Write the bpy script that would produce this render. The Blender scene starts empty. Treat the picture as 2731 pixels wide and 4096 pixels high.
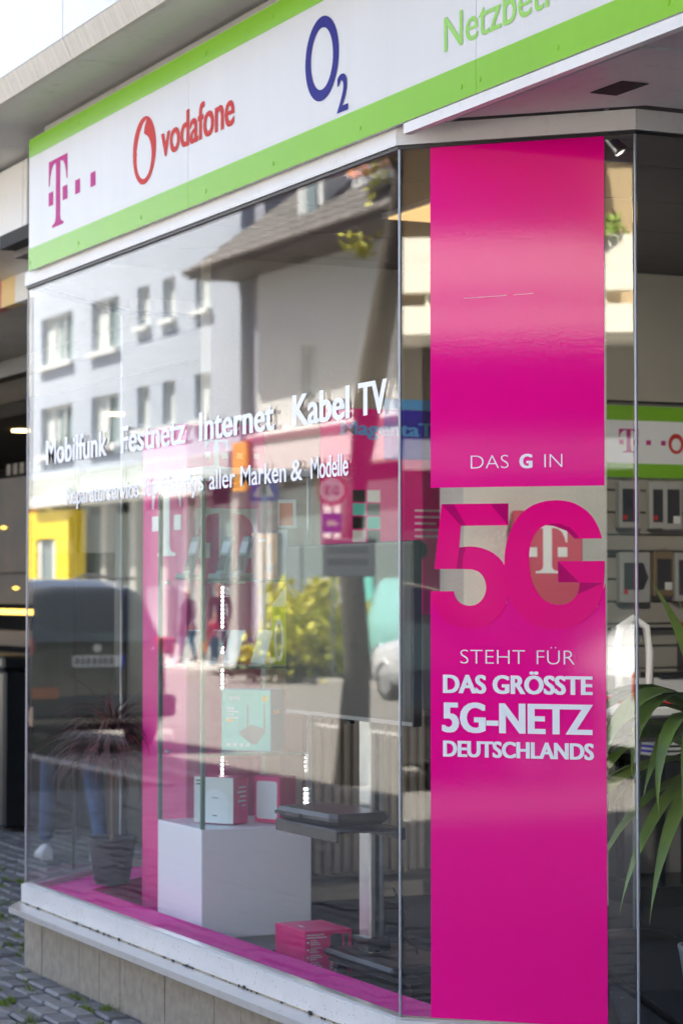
import bpy, bmesh, math, random
from mathutils import Vector, Matrix
random.seed(7)
sc = bpy.context.scene
col = sc.collection
R = math.radians

# ------------------------------------------------------------------ camera, world, sun, exposure
cam = bpy.data.cameras.new("camera")
cam.sensor_fit = 'VERTICAL'; cam.sensor_height = 36.0; cam.lens = 83.5
cam.clip_start = 0.05; cam.clip_end = 600
cam.dof.use_dof = True; cam.dof.focus_distance = 6.75; cam.dof.aperture_fstop = 5.0
co = bpy.data.objects.new("camera", cam); col.objects.link(co)
AZ, PITCH = R(25.22), math.atan((2372 - 2048) / 9500)
_v0 = Vector((-math.cos(AZ), math.sin(AZ), 0)); _r = Vector((math.sin(AZ), math.cos(AZ), 0))
_v = _v0 * math.cos(PITCH) + Vector((0, 0, 1)) * math.sin(PITCH); _u = _r.cross(_v)
M = Matrix((_r, _u, -_v)).transposed().to_4x4(); M.translation = (6.265, -3.138, 1.6)
co.matrix_world = M
sc.camera = co

SUN_EL, SUN_ROT = R(57), R(-46)
w = bpy.data.worlds.new("World"); sc.world = w; w.use_nodes = True
nt = w.node_tree; bg = nt.nodes['Background']
sky = nt.nodes.new('ShaderNodeTexSky'); sky.sky_type = 'NISHITA'; sky.sun_disc = False
sky.sun_elevation = SUN_EL; sky.sun_rotation = SUN_ROT; sky.dust_density = 3.0; sky.air_density = .8; sky.ozone_density = .6
nt.links.new(sky.outputs[0], bg.inputs[0]); bg.inputs[1].default_value = 0.08
sun = bpy.data.lights.new("sun", 'SUN'); sun.energy = 5.0; sun.angle = R(0.53); sun.color = (1, .93, .82)
so = bpy.data.objects.new("sun", sun); col.objects.link(so)
_sd = Vector((math.sin(SUN_ROT) * math.cos(SUN_EL), math.cos(SUN_ROT) * math.cos(SUN_EL), math.sin(SUN_EL)))
so.rotation_euler = _sd.to_track_quat('Z', 'Y').to_euler(); so.location = (-10, 20, 30)
vs = sc.view_settings; vs.view_transform = 'Standard'; vs.look = 'None'; vs.gamma = 1; vs.exposure = 3.07
vs.use_curve_mapping = False
sc.render.engine = 'CYCLES'
cy = sc.cycles
cy.max_bounces = 10; cy.diffuse_bounces = 4; cy.glossy_bounces = 5; cy.transmission_bounces = 6
cy.transparent_max_bounces = 24; cy.use_denoising = True; cy.sample_clamp_indirect = 8
cy.caustics_reflective = False; cy.caustics_refractive = False

# ------------------------------------------------------------------ materials
def lin(r, g, b):
    f = lambda c: (c / 255 / 12.92) if c / 255 <= .04045 else ((c / 255 + .055) / 1.055) ** 2.4
    return (f(r), f(g), f(b), 1)
MATS = {}
def mat(name, c, rough=.5, metal=0, noise=None, bump=None, coat=0, emit=None, spec=.5, stretch=(1, 1, 1), stain=None):
    """c: linear base colour (3 or 4). noise=(scale, amount). bump=(scale, strength, distance). stain=(scale, colour, amount)."""
    if name in MATS: return MATS[name]
    m = bpy.data.materials.new(name); m.use_nodes = True
    n = m.node_tree.nodes; l = m.node_tree.links; p = n['Principled BSDF']
    c = tuple(c[:3]) + (1,)
    p.inputs['Base Color'].default_value = c
    p.inputs['Roughness'].default_value = rough; p.inputs['Metallic'].default_value = metal
    p.inputs['Specular IOR Level'].default_value = spec; p.inputs['Coat Weight'].default_value = coat
    p.inputs['Coat Roughness'].default_value = .08
    if noise or bump or stain:
        tc = n.new('ShaderNodeTexCoord'); mp = n.new('ShaderNodeMapping'); mp.inputs['Scale'].default_value = stretch
        l.new(tc.outputs['Object'], mp.inputs['Vector'])
    last = None
    if noise:
        t = n.new('ShaderNodeTexNoise'); t.inputs['Scale'].default_value = noise[0]; t.inputs['Detail'].default_value = 6
        l.new(mp.outputs[0], t.inputs['Vector'])
        mr = n.new('ShaderNodeMapRange'); mr.inputs[1].default_value = .3; mr.inputs[2].default_value = .7
        mr.inputs[3].default_value = 1 - noise[1]; mr.inputs[4].default_value = 1 + noise[1]
        l.new(t.outputs['Fac'], mr.inputs[0])
        mx = n.new('ShaderNodeMix'); mx.data_type = 'RGBA'; mx.blend_type = 'MULTIPLY'; mx.inputs[0].default_value = 1
        mx.inputs[6].default_value = c; l.new(mr.outputs[0], mx.inputs[7]); last = mx.outputs[2]
        l.new(last, p.inputs['Base Color'])
    if stain:
        t = n.new('ShaderNodeTexNoise'); t.inputs['Scale'].default_value = stain[0]; t.inputs['Detail'].default_value = 9
        t.inputs['Roughness'].default_value = .65
        l.new(mp.outputs[0], t.inputs['Vector'])
        mr = n.new('ShaderNodeMapRange'); mr.inputs[1].default_value = .56; mr.inputs[2].default_value = .72
        mr.inputs[3].default_value = 0; mr.inputs[4].default_value = stain[2]
        l.new(t.outputs['Fac'], mr.inputs[0])
        mx = n.new('ShaderNodeMix'); mx.data_type = 'RGBA'; l.new(mr.outputs[0], mx.inputs[0])
        if last: l.new(last, mx.inputs[6])
        else: mx.inputs[6].default_value = c
        mx.inputs[7].default_value = tuple(stain[1][:3]) + (1,); l.new(mx.outputs[2], p.inputs['Base Color'])
    if bump:
        t = n.new('ShaderNodeTexNoise'); t.inputs['Scale'].default_value = bump[0]; t.inputs['Detail'].default_value = 4
        l.new(mp.outputs[0], t.inputs['Vector'])
        b = n.new('ShaderNodeBump'); b.inputs['Strength'].default_value = bump[1]
        b.inputs['Distance'].default_value = bump[2] if len(bump) > 2 else .01
        l.new(t.outputs['Fac'], b.inputs['Height']); l.new(b.outputs[0], p.inputs['Normal'])
        if coat: l.new(b.outputs[0], p.inputs['Coat Normal'])
    if emit:
        p.inputs['Emission Color'].default_value = tuple(emit[0][:3]) + (1,); p.inputs['Emission Strength'].default_value = emit[1]
    MATS[name] = m
    return m

def glass_mat(name, tint=(.965, .985, .975), boost=1.0):
    m = bpy.data.materials.new(name); m.use_nodes = True
    n = m.node_tree.nodes; l = m.node_tree.links; n.clear()
    out = n.new('ShaderNodeOutputMaterial'); mix = n.new('ShaderNodeMixShader')
    tr = n.new('ShaderNodeBsdfTransparent'); tr.inputs[0].default_value = tint + (1,)
    gl = n.new('ShaderNodeBsdfGlossy'); gl.inputs['Roughness'].default_value = 0; gl.inputs[0].default_value = (1, 1, 1, 1)
    g = n.new('ShaderNodeNewGeometry')
    d = n.new('ShaderNodeVectorMath'); d.operation = 'DOT_PRODUCT'
    l.new(g.outputs['Incoming'], d.inputs[0]); l.new(g.outputs['True Normal'], d.inputs[1])
    def mth(op, a, b=None):
        x = n.new('ShaderNodeMath'); x.operation = op
        for i, q in enumerate((a, b)):
            if q is None: continue
            if isinstance(q, (int, float)): x.inputs[i].default_value = q
            else: l.new(q, x.inputs[i])
        return x.outputs[0]
    c = mth('ABSOLUTE', d.outputs['Value']); e = mth('POWER', mth('SUBTRACT', 1, c), 5)
    f = mth('MINIMUM', mth('MULTIPLY', mth('ADD', mth('MULTIPLY', e, .957), .043), boost), 1)
    l.new(f, mix.inputs[0]); l.new(tr.outputs[0], mix.inputs[1]); l.new(gl.outputs[0], mix.inputs[2])
    l.new(mix.outputs[0], out.inputs[0])
    MATS[name] = m
    return m

# ------------------------------------------------------------------ mesh helpers
class MB:
    def __init__(s): s.v = []; s.f = []; s.m = []; s.sm = []
    def add(s, vs, fs, mi=0, smooth=False):
        o = len(s.v); s.v += [tuple(v) for v in vs]
        for f in fs: s.f.append(tuple(i + o for i in f)); s.m.append(mi); s.sm.append(smooth)
        return s
    def box(s, x0, x1, y0, y1, z0, z1, mi=0, T=None):
        vs = [Vector((x, y, z)) for z in (z0, z1) for y in (y0, y1) for x in (x0, x1)]
        if T: vs = [T @ v for v in vs]
        return s.add(vs, [(0, 2, 3, 1), (4, 5, 7, 6), (0, 1, 5, 4), (2, 6, 7, 3), (0, 4, 6, 2), (1, 3, 7, 5)], mi)
    def bev(s, x0, x1, y0, y1, z0, z1, b=.005, mi=0, T=None):
        """box with chamfered edges"""
        X, Y, Z = ((x0, x1), (y0, y1), (z0, z1)); vs = []; idx = {}
        for i in (0, 1):
            for j in (0, 1):
                for k in (0, 1):
                    sx, sy, sz = (1, -1)[i] * b, (1, -1)[j] * b, (1, -1)[k] * b
                    for ax in range(3):
                        p = [X[i] + sx, Y[j] + sy, Z[k] + sz]; p[ax] = (X[i], Y[j], Z[k])[ax]
                        idx[i, j, k, ax] = len(vs); vs.append(Vector(p))
        if T: vs = [T @ v for v in vs]
        fs = []
        for ax in range(3):
            for e in (0, 1):
                q = []
                for (a, c) in ((0, 0), (1, 0), (1, 1), (0, 1)):
                    k = [0, 0, 0]; k[ax] = e; k[(ax + 1) % 3] = a; k[(ax + 2) % 3] = c
                    q.append(idx[k[0], k[1], k[2], ax])
                fs.append(q if e else q[::-1])
        for ax in range(3):
            b1, c1 = (ax + 1) % 3, (ax + 2) % 3
            for a in (0, 1):
                for c in (0, 1):
                    k0 = [0, 0, 0]; k0[b1] = a; k0[c1] = c; k1 = list(k0); k1[ax] = 1
                    q = [idx[(*k0, b1)], idx[(*k0, c1)], idx[(*k1, c1)], idx[(*k1, b1)]]
                    fs.append(q if (a == c) else q[::-1])
        for i in (0, 1):
            for j in (0, 1):
                for k in (0, 1):
                    q = [idx[i, j, k, 0], idx[i, j, k, 1], idx[i, j, k, 2]]
                    fs.append(q)
        return s.add(vs, fs, mi)
    def tube(s, pts, rad, n=8, mi=0, cap=True, smooth=True):
        pts = [Vector(p) for p in pts]
        if not isinstance(rad, (list, tuple)): rad = [rad] * len(pts)
        rings = []; up = Vector((0, 0, 1))
        for i, p in enumerate(pts):
            d = (pts[min(i + 1, len(pts) - 1)] - pts[max(i - 1, 0)]).normalized()
            a = d.cross(up)
            if a.length < .05: a = d.cross(Vector((1, 0, 0)))
            a.normalize(); b = d.cross(a)
            rings.append([p + (a * math.cos(2 * math.pi * k / n) + b * math.sin(2 * math.pi * k / n)) * rad[i] for k in range(n)])
        vs = [v for r_ in rings for v in r_]; fs = []
        for i in range(len(rings) - 1):
            for k in range(n):
                fs.append((i * n + k, i * n + (k + 1) % n, (i + 1) * n + (k + 1) % n, (i + 1) * n + k))
        s.add(vs, fs, mi, smooth)
        if cap:
            s.add(rings[0], [tuple(range(n))], mi); s.add(rings[-1], [tuple(range(n))[::-1]], mi)
        return s
    def lathe(s, prof, c=(0, 0, 0), n=24, mi=0, smooth=True):
        vs = []; fs = []
        for (r_, z) in prof:
            for k in range(n):
                a = 2 * math.pi * k / n; vs.append((c[0] + r_ * math.cos(a), c[1] + r_ * math.sin(a), c[2] + z))
        for i in range(len(prof) - 1):
            for k in range(n):
                fs.append((i * n + k, i * n + (k + 1) % n, (i + 1) * n + (k + 1) % n, (i + 1) * n + k))
        return s.add(vs, fs, mi, smooth)
    def prism(s, poly, fn, t0, t1, mi=0):
        """poly: 2-D outline; fn(u, v, t) -> point; solid between t0 and t1"""
        n = len(poly); vs = [fn(u, v, t0) for u, v in poly] + [fn(u, v, t1) for u, v in poly]
        fs = [tuple(range(n)), tuple(range(2 * n - 1, n - 1, -1))] + [(i, n + i, n + (i + 1) % n, (i + 1) % n) for i in range(n)]
        return s.add(vs, fs, mi)
    def build(s, name, m, parent=None, fix=False):
        me = bpy.data.meshes.new(name)
        off = Vector((0, 0, 0))
        if parent is not None: off = wloc(parent)
        me.from_pydata([tuple(Vector(v) - off) for v in s.v], [], s.f)
        for x in (m if isinstance(m, (list, tuple)) else [m]): me.materials.append(x)
        me.polygons.foreach_set('material_index', s.m); me.polygons.foreach_set('use_smooth', s.sm)
        if fix:
            bm = bmesh.new(); bm.from_mesh(me); bmesh.ops.recalc_face_normals(bm, faces=bm.faces); bm.to_mesh(me); bm.free()
        me.update()
        o = bpy.data.objects.new(name, me); col.objects.link(o)
        if parent is not None: o.parent = parent
        return o
def wloc(o):
    p = Vector((0, 0, 0))
    while o is not None: p += Vector(o.location); o = o.parent
    return p
def tag(o, label=None, cat=None, group=None, kind=None):
    for k, v in (('label', label), ('category', cat), ('group', group), ('kind', kind)):
        if v: o[k] = v
    return o
def thing(name, label, cat, loc=(0, 0, 0), group=None):
    o = bpy.data.objects.new(name, None); o.empty_display_size = .1; col.objects.link(o); o.location = loc
    return tag(o, label, cat, group)
def part(name, mb, m, parent, label=None, fix=False):
    o = mb.build(name, m, parent, fix)
    if label: o['label'] = label
    return o
def box(name, m, parent, x0, x1, y0, y1, z0, z1, b=0, label=None):
    q = MB()
    if b: q.bev(x0, x1, y0, y1, z0, z1, b)
    else: q.box(x0, x1, y0, y1, z0, z1)
    return part(name, q, m, parent, label, fix=bool(b))
def struct(name, mb, m): return tag(mb.build(name, m), kind='structure')

def text_mb(txt, fn, u0, u1, v0, cap, off=0.0, spread=0.0, t=0.0, copies=None):
    """flat lettering: fits the string between u0 and u1, baseline v0, capital height cap; fn(u, v, t) -> point"""
    c = bpy.data.curves.new('lettering', 'FONT'); c.body = txt; c.size = 1; c.offset = off; c.resolution_u = 4
    o = bpy.data.objects.new('lettering', c); col.objects.link(o)
    dg = bpy.context.evaluated_depsgraph_get(); me = bpy.data.meshes.new_from_object(o.evaluated_get(dg))
    bpy.data.objects.remove(o); bpy.data.curves.remove(c)
    xs = [v.co.x for v in me.vertices]; x0, x1 = min(xs), max(xs); sx = (u1 - u0) / (x1 - x0); sy = cap / .70
    mb = MB()
    for i, d in enumerate([0] if not spread else (-spread, 0, spread)):
        mb.add([fn(u0 + (v.co.x - x0) * sx + d, v0 + v.co.y * sy, t + i * .00012) for v in me.vertices], [tuple(p.vertices) for p in me.polygons])
    bpy.data.meshes.remove(me)
    return mb
def ring_poly(cx, cy, rx, ry, n=40): return [(cx + rx * math.cos(2 * math.pi * k / n), cy + ry * math.sin(2 * math.pi * k / n)) for k in range(n)]
def ring_mb(cx, cy, rx, ry, ix, iy, fn, t, n=44, dx=0, dy=0):
    mb = MB(); vs = [fn(*p, t) for p in ring_poly(cx, cy, rx, ry, n)] + [fn(*p, t) for p in ring_poly(cx + dx, cy + dy, ix, iy, n)]
    return mb.add(vs, [(i, (i + 1) % n, n + (i + 1) % n, n + i) for i in range(n)])
def rrect(u0, u1, v0, v1, r, n=5):
    """rounded rectangle outline"""
    return [(cx + r * math.cos(a0 + math.pi / 2 * k / n), cy + r * math.sin(a0 + math.pi / 2 * k / n)) for cx, cy, a0 in ((u1 - r, v1 - r, 0), (u0 + r, v1 - r, math.pi / 2), (u0 + r, v0 + r, math.pi), (u1 - r, v0 + r, math.pi * 1.5)) for k in range(n + 1)]
T_STEM = [(0, 1), (1, 1), (1, .64), (.96, .64), (.93, .75), (.86, .86), (.77, .92), (.66, .94), (.61, .94), (.61, .15), (.64, .08), (.70, .05), (.80, .04), (.80, 0), (.20, 0), (.20, .04), (.30, .05), (.36, .08), (.39, .15), (.39, .94), (.34, .94), (.23, .92), (.14, .86), (.07, .75), (.04, .64), (0, .64)]
def t_logo(m, parent, fn, u0, u1, v0, v1, t0, t1, dots=0, step=.78):
    """serif T with square dots beside the stem and a row of dots behind: one part, each square a sub-part"""
    W, H = u1 - u0, v1 - v0
    lo = part('logo', MB().prism([(u0 + a * W, v0 + b * H) for a, b in T_STEM], fn, t0, t1), m, parent, fix=True)
    for a in [0, .76] + [1.42 + k * step for k in range(dots)]:
        part('logo_square', MB().prism([(u0 + a * W, v0 + .34 * H), (u0 + (a + .24) * W, v0 + .34 * H), (u0 + (a + .24) * W, v0 + .54 * H), (u0 + a * W, v0 + .54 * H)], fn, t0, t1), m, lo, fix=True)

# ------------------------------------------------------------------ shared materials
WHITE = mat('white_aluminium', (.69, .675, .645), .38, noise=(3, .05), stain=(26, (.42, .38, .30), .30), bump=(60, .08, .002))
BOARD = mat('sill_board_aluminium', (.56, .54, .50), .30, metal=.25, noise=(3, .05), stain=(22, (.34, .29, .21), .5), bump=(60, .08, .002))
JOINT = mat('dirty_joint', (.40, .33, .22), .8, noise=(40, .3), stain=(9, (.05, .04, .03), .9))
WHITEP = mat('white_panel', (.60, .592, .572), .34, noise=(1.2, .03), bump=(2.5, .10, .01), stain=(5, (.52, .51, .48), .25), stretch=(3, 1, .35))
WALLP = mat('white_wall_panel', (.74, .735, .72), .45, noise=(2, .03), stain=(9, (.55, .54, .52), .25))
DRIP = mat('beige_drip_edge', (.68, .64, .56), .6, noise=(5, .12), stain=(30, (.22, .17, .10), .6), stretch=(14, 1, 1), bump=(40, .5, .01))
SOFFIT = mat('grey_soffit', (.62, .61, .585), .42, noise=(1.5, .1), stain=(12, (.24, .22, .19), .35))
LIME = mat('lime_green_film', lin(126, 186, 36), .26, noise=(1.0, .05), spec=.15)
BLACK = mat('black_rubber', (.012, .012, .012), .45)
DARKGAP = mat('dark_gap', (.02, .02, .02), .8)
ALU = mat('brushed_aluminium', (.62, .64, .66), .28, metal=.9, noise=(8, .08), bump=(120, .1, .001))
STONE = mat('plinth_stone', (.345, .30, .235), .55, noise=(22, .16), stain=(16, (.13, .105, .07), .55), bump=(70, .25, .004))
GROUT = mat('plinth_grout', (.16, .14, .11), .9)
MAG = mat('magenta_film', lin(242, 0, 140), .055, noise=(1.1, .05), bump=(110, .03, .002), spec=.32)
MAGL = mat('magenta_film_letters', lin(240, 2, 124), .055, bump=(110, .03, .002), spec=.32)
MAGD = mat('magenta_film_fold', lin(186, 0, 100), .055, bump=(110, .03, .002), spec=.32)
MAGV = mat('magenta_film_violet', lin(186, 0, 136), .055, noise=(1.1, .05), bump=(110, .03, .002), spec=.32)
PRINT = mat('white_print', (.84, .85, .88), .35)
VINYL = mat('white_vinyl', (.86, .87, .90), .45)
TMAG = mat('print_magenta', lin(186, 40, 130), .55, spec=.15)
VRED = mat('print_red', lin(196, 44, 38), .55, spec=.15)
NAVY = mat('print_navy', lin(20, 20, 122), .55, spec=.15)
GLASS = glass_mat('window_glass', tint=(.985, .995, .99), boost=.66)
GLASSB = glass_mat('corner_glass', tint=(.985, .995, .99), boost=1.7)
CLEAR = glass_mat('showcase_glass', (.96, .985, .975), .7)

# ------------------------------------------------------------------ ground
SOIL = mat('joint_sand', (.055, .05, .04), .95, noise=(30, .4))
q = MB().box(-60, 40, -4.0, 30, -.5, -.022)
pavement = struct('pavement', q, SOIL)
PAV = [mat('paver_grey_%d' % i, c, .62, noise=(25, .22), stain=(7, (.10, .095, .085), .5), bump=(60, .5, .006)) for i, c in enumerate(((.150, .143, .138), (.118, .113, .113), (.185, .175, .163)))]
meshes = []
for i in range(6):
    b = MB(); b.bev(-.0955 + .002 * (i % 3), .0955 - .003 * (i % 2), -.0455, .0455 - .002 * (i % 2), -.06, 0, .009 + .001 * (i % 3))
    o = b.build('paver', PAV[i % 3], None, True); meshes.append(o.data); bpy.data.objects.remove(o)
rest = MB(); cnt = 0; moss_spots = []
rnd = random.Random(3)
cells = []
for j in range(-39, 26):
    for i in range(-60, 46):
        x = i * .2 + (.1 if j % 2 else 0) - .13; y = j * .1 - .055
        cells.append((x, y))
def seen(x, y):
    dx, dy = x - 6.265, y + 3.138
    dp = -dx * .9047 + dy * .4261; lt = dx * .4261 + dy * .9047
    u = 784 + lt / dp * 5454
    bx = 1.6 / dp * 5454 + 1362
    return -25 < u < 560 and bx < 2390 and not (y > .02 and x > -4.12 + max(0, .5 - y))
vis = sorted([c for c in cells if seen(*c)], key=lambda c: (c[0] - 6.265) ** 2 + (c[1] + 3.138) ** 2)
visset = set(vis[:298])
for c in cells:
    x, y = c
    dz = rnd.uniform(-.008, .004); a = rnd.uniform(-.035, .035)
    if c in visset:
        o = bpy.data.objects.new('paver', rnd.choice(meshes)); col.objects.link(o); o.parent = pavement
        o.location = (x, y, dz); o.rotation_euler = (rnd.uniform(-.03, .03), rnd.uniform(-.015, .015), a)
        if rnd.random() < .5: moss_spots.append((x + rnd.uniform(-.1, .1), y - .05 + rnd.choice((0, 0, .05))))
        if rnd.random() < .3: moss_spots.append((x - .1, y + rnd.uniform(-.04, .04)))
    elif (x + 1) ** 2 + y * y < 150:
        rest.bev(x - .096, x + .096, y - .046, y + .046, -.06, dz, .006)
tag(rest.build('paving', PAV[0], pavement, True), kind='stuff')
# moss and grass tufts in the joints
MOSS = mat('moss', (.16, .22, .025), .9, noise=(60, .5))
b = MB()
for k, (x, y) in enumerate(moss_spots):
    if x > -1.0 or y > 1.0: continue
    dens = 1.0 if (y < -.25 or rnd.random() < .35) else .25
    n = int(rnd.uniform(30, 150) * dens); L = rnd.uniform(.02, .08)
    for _ in range(n):
        px = x + rnd.gauss(0, L * .6); py = y + rnd.gauss(0, .008); h = rnd.uniform(.008, .028); ww = rnd.uniform(.0015, .004)
        an = rnd.uniform(0, 6.3); lx, ly = rnd.gauss(0, .008), rnd.gauss(0, .008)
        b.add([(px - ww * math.cos(an), py - ww * math.sin(an), -.012), (px + ww * math.cos(an), py + ww * math.sin(an), -.012), (px + lx, py + ly, h - .006)], [(0, 1, 2)])
tag(b.build('moss', MOSS), kind='stuff', label='bright green moss growing in the paving joints')
LEAFD = mat('dead_leaf', (.20, .11, .04), .8)
b = MB()
for _ in range(40):
    x, y = rnd.uniform(-4.2, -1.9), rnd.uniform(-.9, -.02); s = rnd.uniform(.004, .012); a = rnd.uniform(0, 6)
    if rnd.random() < .5: y = rnd.uniform(-.09, -.012)
    b.add([(x + s * math.cos(a), y + s * math.sin(a), .004), (x - .5 * s * math.sin(a), y + .5 * s * math.cos(a), .006), (x - s * math.cos(a), y - s * math.sin(a), .004), (x + .5 * s * math.sin(a), y - .5 * s * math.cos(a), .003)], [(0, 1, 2, 3)])
tag(b.build('dry_litter', LEAFD), kind='stuff', label='brown dry leaf crumbs along the plinth')

# ------------------------------------------------------------------ shop building: the glazed corner
PATH = [(-4.26, 3.2), (-4.26, .675), (-3.585, 0), (0, 0), (.504, .504), (.504, 3.4)]
def offs(i, t):
    """vertex i of the facade path moved outwards by t, mitred"""
    p = Vector(PATH[i]); ds = []
    if i > 0: d = (p - Vector(PATH[i - 1])).normalized(); ds.append(Vector((d.y, -d.x)))
    if i < len(PATH) - 1: d = (Vector(PATH[i + 1]) - p).normalized(); ds.append(Vector((d.y, -d.x)))
    if len(ds) == 1: return p + ds[0] * t
    m = (ds[0] + ds[1]).normalized(); return p + m * (t / m.dot(ds[0]))
def seg(mb, i, t0, t1, z0, z1, gap=0):
    a0, a1, b0, b1 = offs(i, t0), offs(i, t1), offs(i + 1, t0), offs(i + 1, t1)
    if gap:
        d = (Vector(PATH[i + 1]) - Vector(PATH[i])).normalized() * gap
        a0 += d; a1 += d; b0 -= d; b1 -= d
    vs = [(*p, z) for z in (z0, z1) for p in (a0, a1, b1, b0)]
    return mb.add(vs, [(0, 1, 2, 3), (7, 6, 5, 4), (0, 4, 5, 1), (1, 5, 6, 2), (2, 6, 7, 3), (3, 7, 4, 0)])
shop = thing('shop_building', 'white corner shop building with large glass panes under a projecting upper storey', 'building', (-1.8, 0, 0))
for i in range(5):
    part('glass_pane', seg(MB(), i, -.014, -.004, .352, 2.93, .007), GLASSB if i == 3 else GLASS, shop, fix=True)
    part('transom', seg(MB(), i, -.06, .010, 2.926, 2.985, .0006), WHITE, shop, fix=True)
    part('gasket', seg(MB(), i, -.055, .004, 2.9145, 2.9245), BLACK, shop, fix=True)
    part('sill_frame', seg(MB(), i, -.045, .014, .2745, .352, .0006), WHITE, shop, fix=True)
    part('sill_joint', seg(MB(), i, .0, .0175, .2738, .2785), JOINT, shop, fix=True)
    part('sill_seal', seg(MB(), i, -.03, .003, .353, .3585), ALU, shop, fix=True)
    if i > 2: part('sill_board', seg(MB(), i, -.02, .105, .249, .2735), BOARD, shop, fix=True)
bq = MB().prism([(-3.475, -.105), (offs(3, .105).x, -.105), (offs(3, -.02).x, .02), (-3.66, .02), (-3.645, .0)], lambda u, v, t: (u, v, t), .249, .2735)
part('sill_board', bq, BOARD, shop, fix=True)
for i in (1, 2, 3, 4):
    p = offs(i, -.004)
    q = MB().tube([(*p, .357), (*p, 1.62), (*p, 2.0), (*p, 2.915)], [.0046, .0044, .0047, .0045], 8, smooth=True)
    part('corner_post', q, mat('post_aluminium', (.34, .37, .42), .35, metal=.6), shop)
# plinth with stone tiles
pl = MB()
for i in range(5): seg(pl, i, -.12, -.012, -.1, .240)
pl = part('plinth', pl, GROUT, shop, fix=True)
for i in range(5):
    A_, B_ = Vector(PATH[i]), Vector(PATH[i + 1]); L = (B_ - A_).length; d = (B_ - A_).normalized(); nn = Vector((d.y, -d.x))
    if i in (0, 4): continue
    n = max(1, round(L / .243)); step = L / n
    for k in range(n):
        p0, p1 = A_ + d * (k * step + .002), A_ + d * ((k + 1) * step - .002)
        dz = rnd.uniform(-.0015, .0015)
        vs = [(*(p + nn * (t + dz)), z) for z in (-.05, .239) for (p, t) in ((p0, -.012), (p0, 0), (p1, 0), (p1, -.012))]
        q = MB().add(vs, [(0, 1, 2, 3), (7, 6, 5, 4), (0, 4, 5, 1), (1, 5, 6, 2), (2, 6, 7, 3), (3, 7, 4, 0)])
        part('tile', q, STONE, pl, fix=True)
q = MB()
for _ in range(70):
    x = rnd.uniform(-3.5, -.02); s = abs(rnd.gauss(0, .004)) + .0015; y = -.0178 - rnd.random() * .004
    q.box(x - s, x + s, y - s * .5, y, .2745, .2755 + s * rnd.uniform(.5, 1.6))
for _ in range(90):
    x = rnd.uniform(-3.4, -.02); z = rnd.uniform(.28, .345); s = rnd.uniform(.0007, .0018); q.box(x - s, x + s, -.0143, -.0138, z - s, z + s)
tag(part('dirt_specks', q, DARKGAP, shop), kind='stuff')
# soffit over the entrance recess, in panels with raised joints
sf = [(-.03, 1.17), (1.174, 2.0), (2.004, 2.9), (2.904, 4.0)]
for x0, x1 in sf:
    q = MB()
    if x0 < 0:
        q.add([(x, y, z) for z in (2.989, 3.02) for (x, y) in ((.05, -.003), (x1, -.003), (x1, 3.4), (.55, 3.4), (.55, .51))], [(0, 1, 2, 3, 4), (9, 8, 7, 6, 5), (0, 5, 6, 1), (1, 6, 7, 2), (2, 7, 8, 3), (3, 8, 9, 4), (4, 9, 5, 0)])
    else: q.box(x0, x1, -.003, 3.4, 2.989, 3.02)
    part('soffit_panel', q, SOFFIT, shop, fix=True)
q = MB().box(1.168, 1.176, .06, 3.4, 2.983, 2.992); part('soffit_joint', q, SOFFIT, shop)
q = MB().bev(.50, 1.15, .10, .112, 2.982, 2.988, .002)
q.box(.12, .85, .098, .104, 2.984, 2.988); part('soffit_joint', q, SOFFIT, shop)
q = MB().box(.635, .80, .275, .36, 2.9865, 2.9885); part('recessed_lamp', q, DARKGAP, shop)
q = MB().box(.087, 4.0, -.028, -.004, 2.943, 2.974); part('edge_trim', q, WHITE, shop, fix=True)
q = MB().box(-3.46, .086, -.018, .03, 2.986, 3.55); part('sign_backing', q, WHITE, shop)
q = MB().box(.087, 4.0, -.018, -.004, 2.990, 3.60); part('sign_backing', q, WHITE, shop)
# upper storey: drip edge, soffit strips, white wall panels, body
z_s = 3.615
for x0, x1 in ((-40, -6.9), (-6.896, -4.60), (-4.596, -2.219), (-2.215, .16), (.164, 2.5), (2.504, 6)):
    part('soffit_strip', MB().box(x0, x1, -.262, .22 if x0 > -4.7 else 2.6, z_s, z_s + .03), SOFFIT, shop)
    q = MB().add([(x, y, z) for x in (x0, x1) for (y, z) in ((-.266, z_s - .002), (-.302, z_s + .075), (-.20, z_s + .075), (-.20, z_s + .032), (-.25, z_s + .032), (-.25, z_s - .002))], [(0, 1, 7, 6), (1, 2, 8, 7), (2, 3, 9, 8), (3, 4, 10, 9), (4, 5, 11, 10), (5, 0, 6, 11), (0, 5, 4, 3, 2, 1), (6, 7, 8, 9, 10, 11)])
    part('drip_edge', q, DRIP, shop, fix=True)
    part('wall_panel', MB().box(x0 + .002, x1 - .002, -.303, -.2, z_s + .077, 5.4), WALLP, shop)
part('upper_storey', MB().box(-34, 5.8, -.19, 11, z_s + .05, 12.6), WALLP, shop)
part('shade_block', MB().box(-13, 5.7, .6, 10.9, 12.6, 23), WALLP, shop)  # unseen block added to shade the road mirrored in the magenta film
part('rear_wall', MB().box(-34, 5.8, 6.1, 6.4, -.1, z_s + .04), WALLP, shop)
part('side_wall', MB().box(2.9, 3.1, .02, 6.1, -.1, 2.98), WALLP, shop)
part('side_wall', MB().box(.60, 2.9, 3.45, 3.6, -.1, 2.98), WALLP, shop)
part('top_rail', MB().box(-3.45, 6, .03, .10, 3.552, 3.60), mat('grey_rail', (.36, .35, .34), .5, stain=(20, (.1, .09, .08), .4)), shop)
part('shadow_gap', MB().box(-3.45, 6, .10, .12, 3.50, 3.614), DARKGAP, shop)

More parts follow.
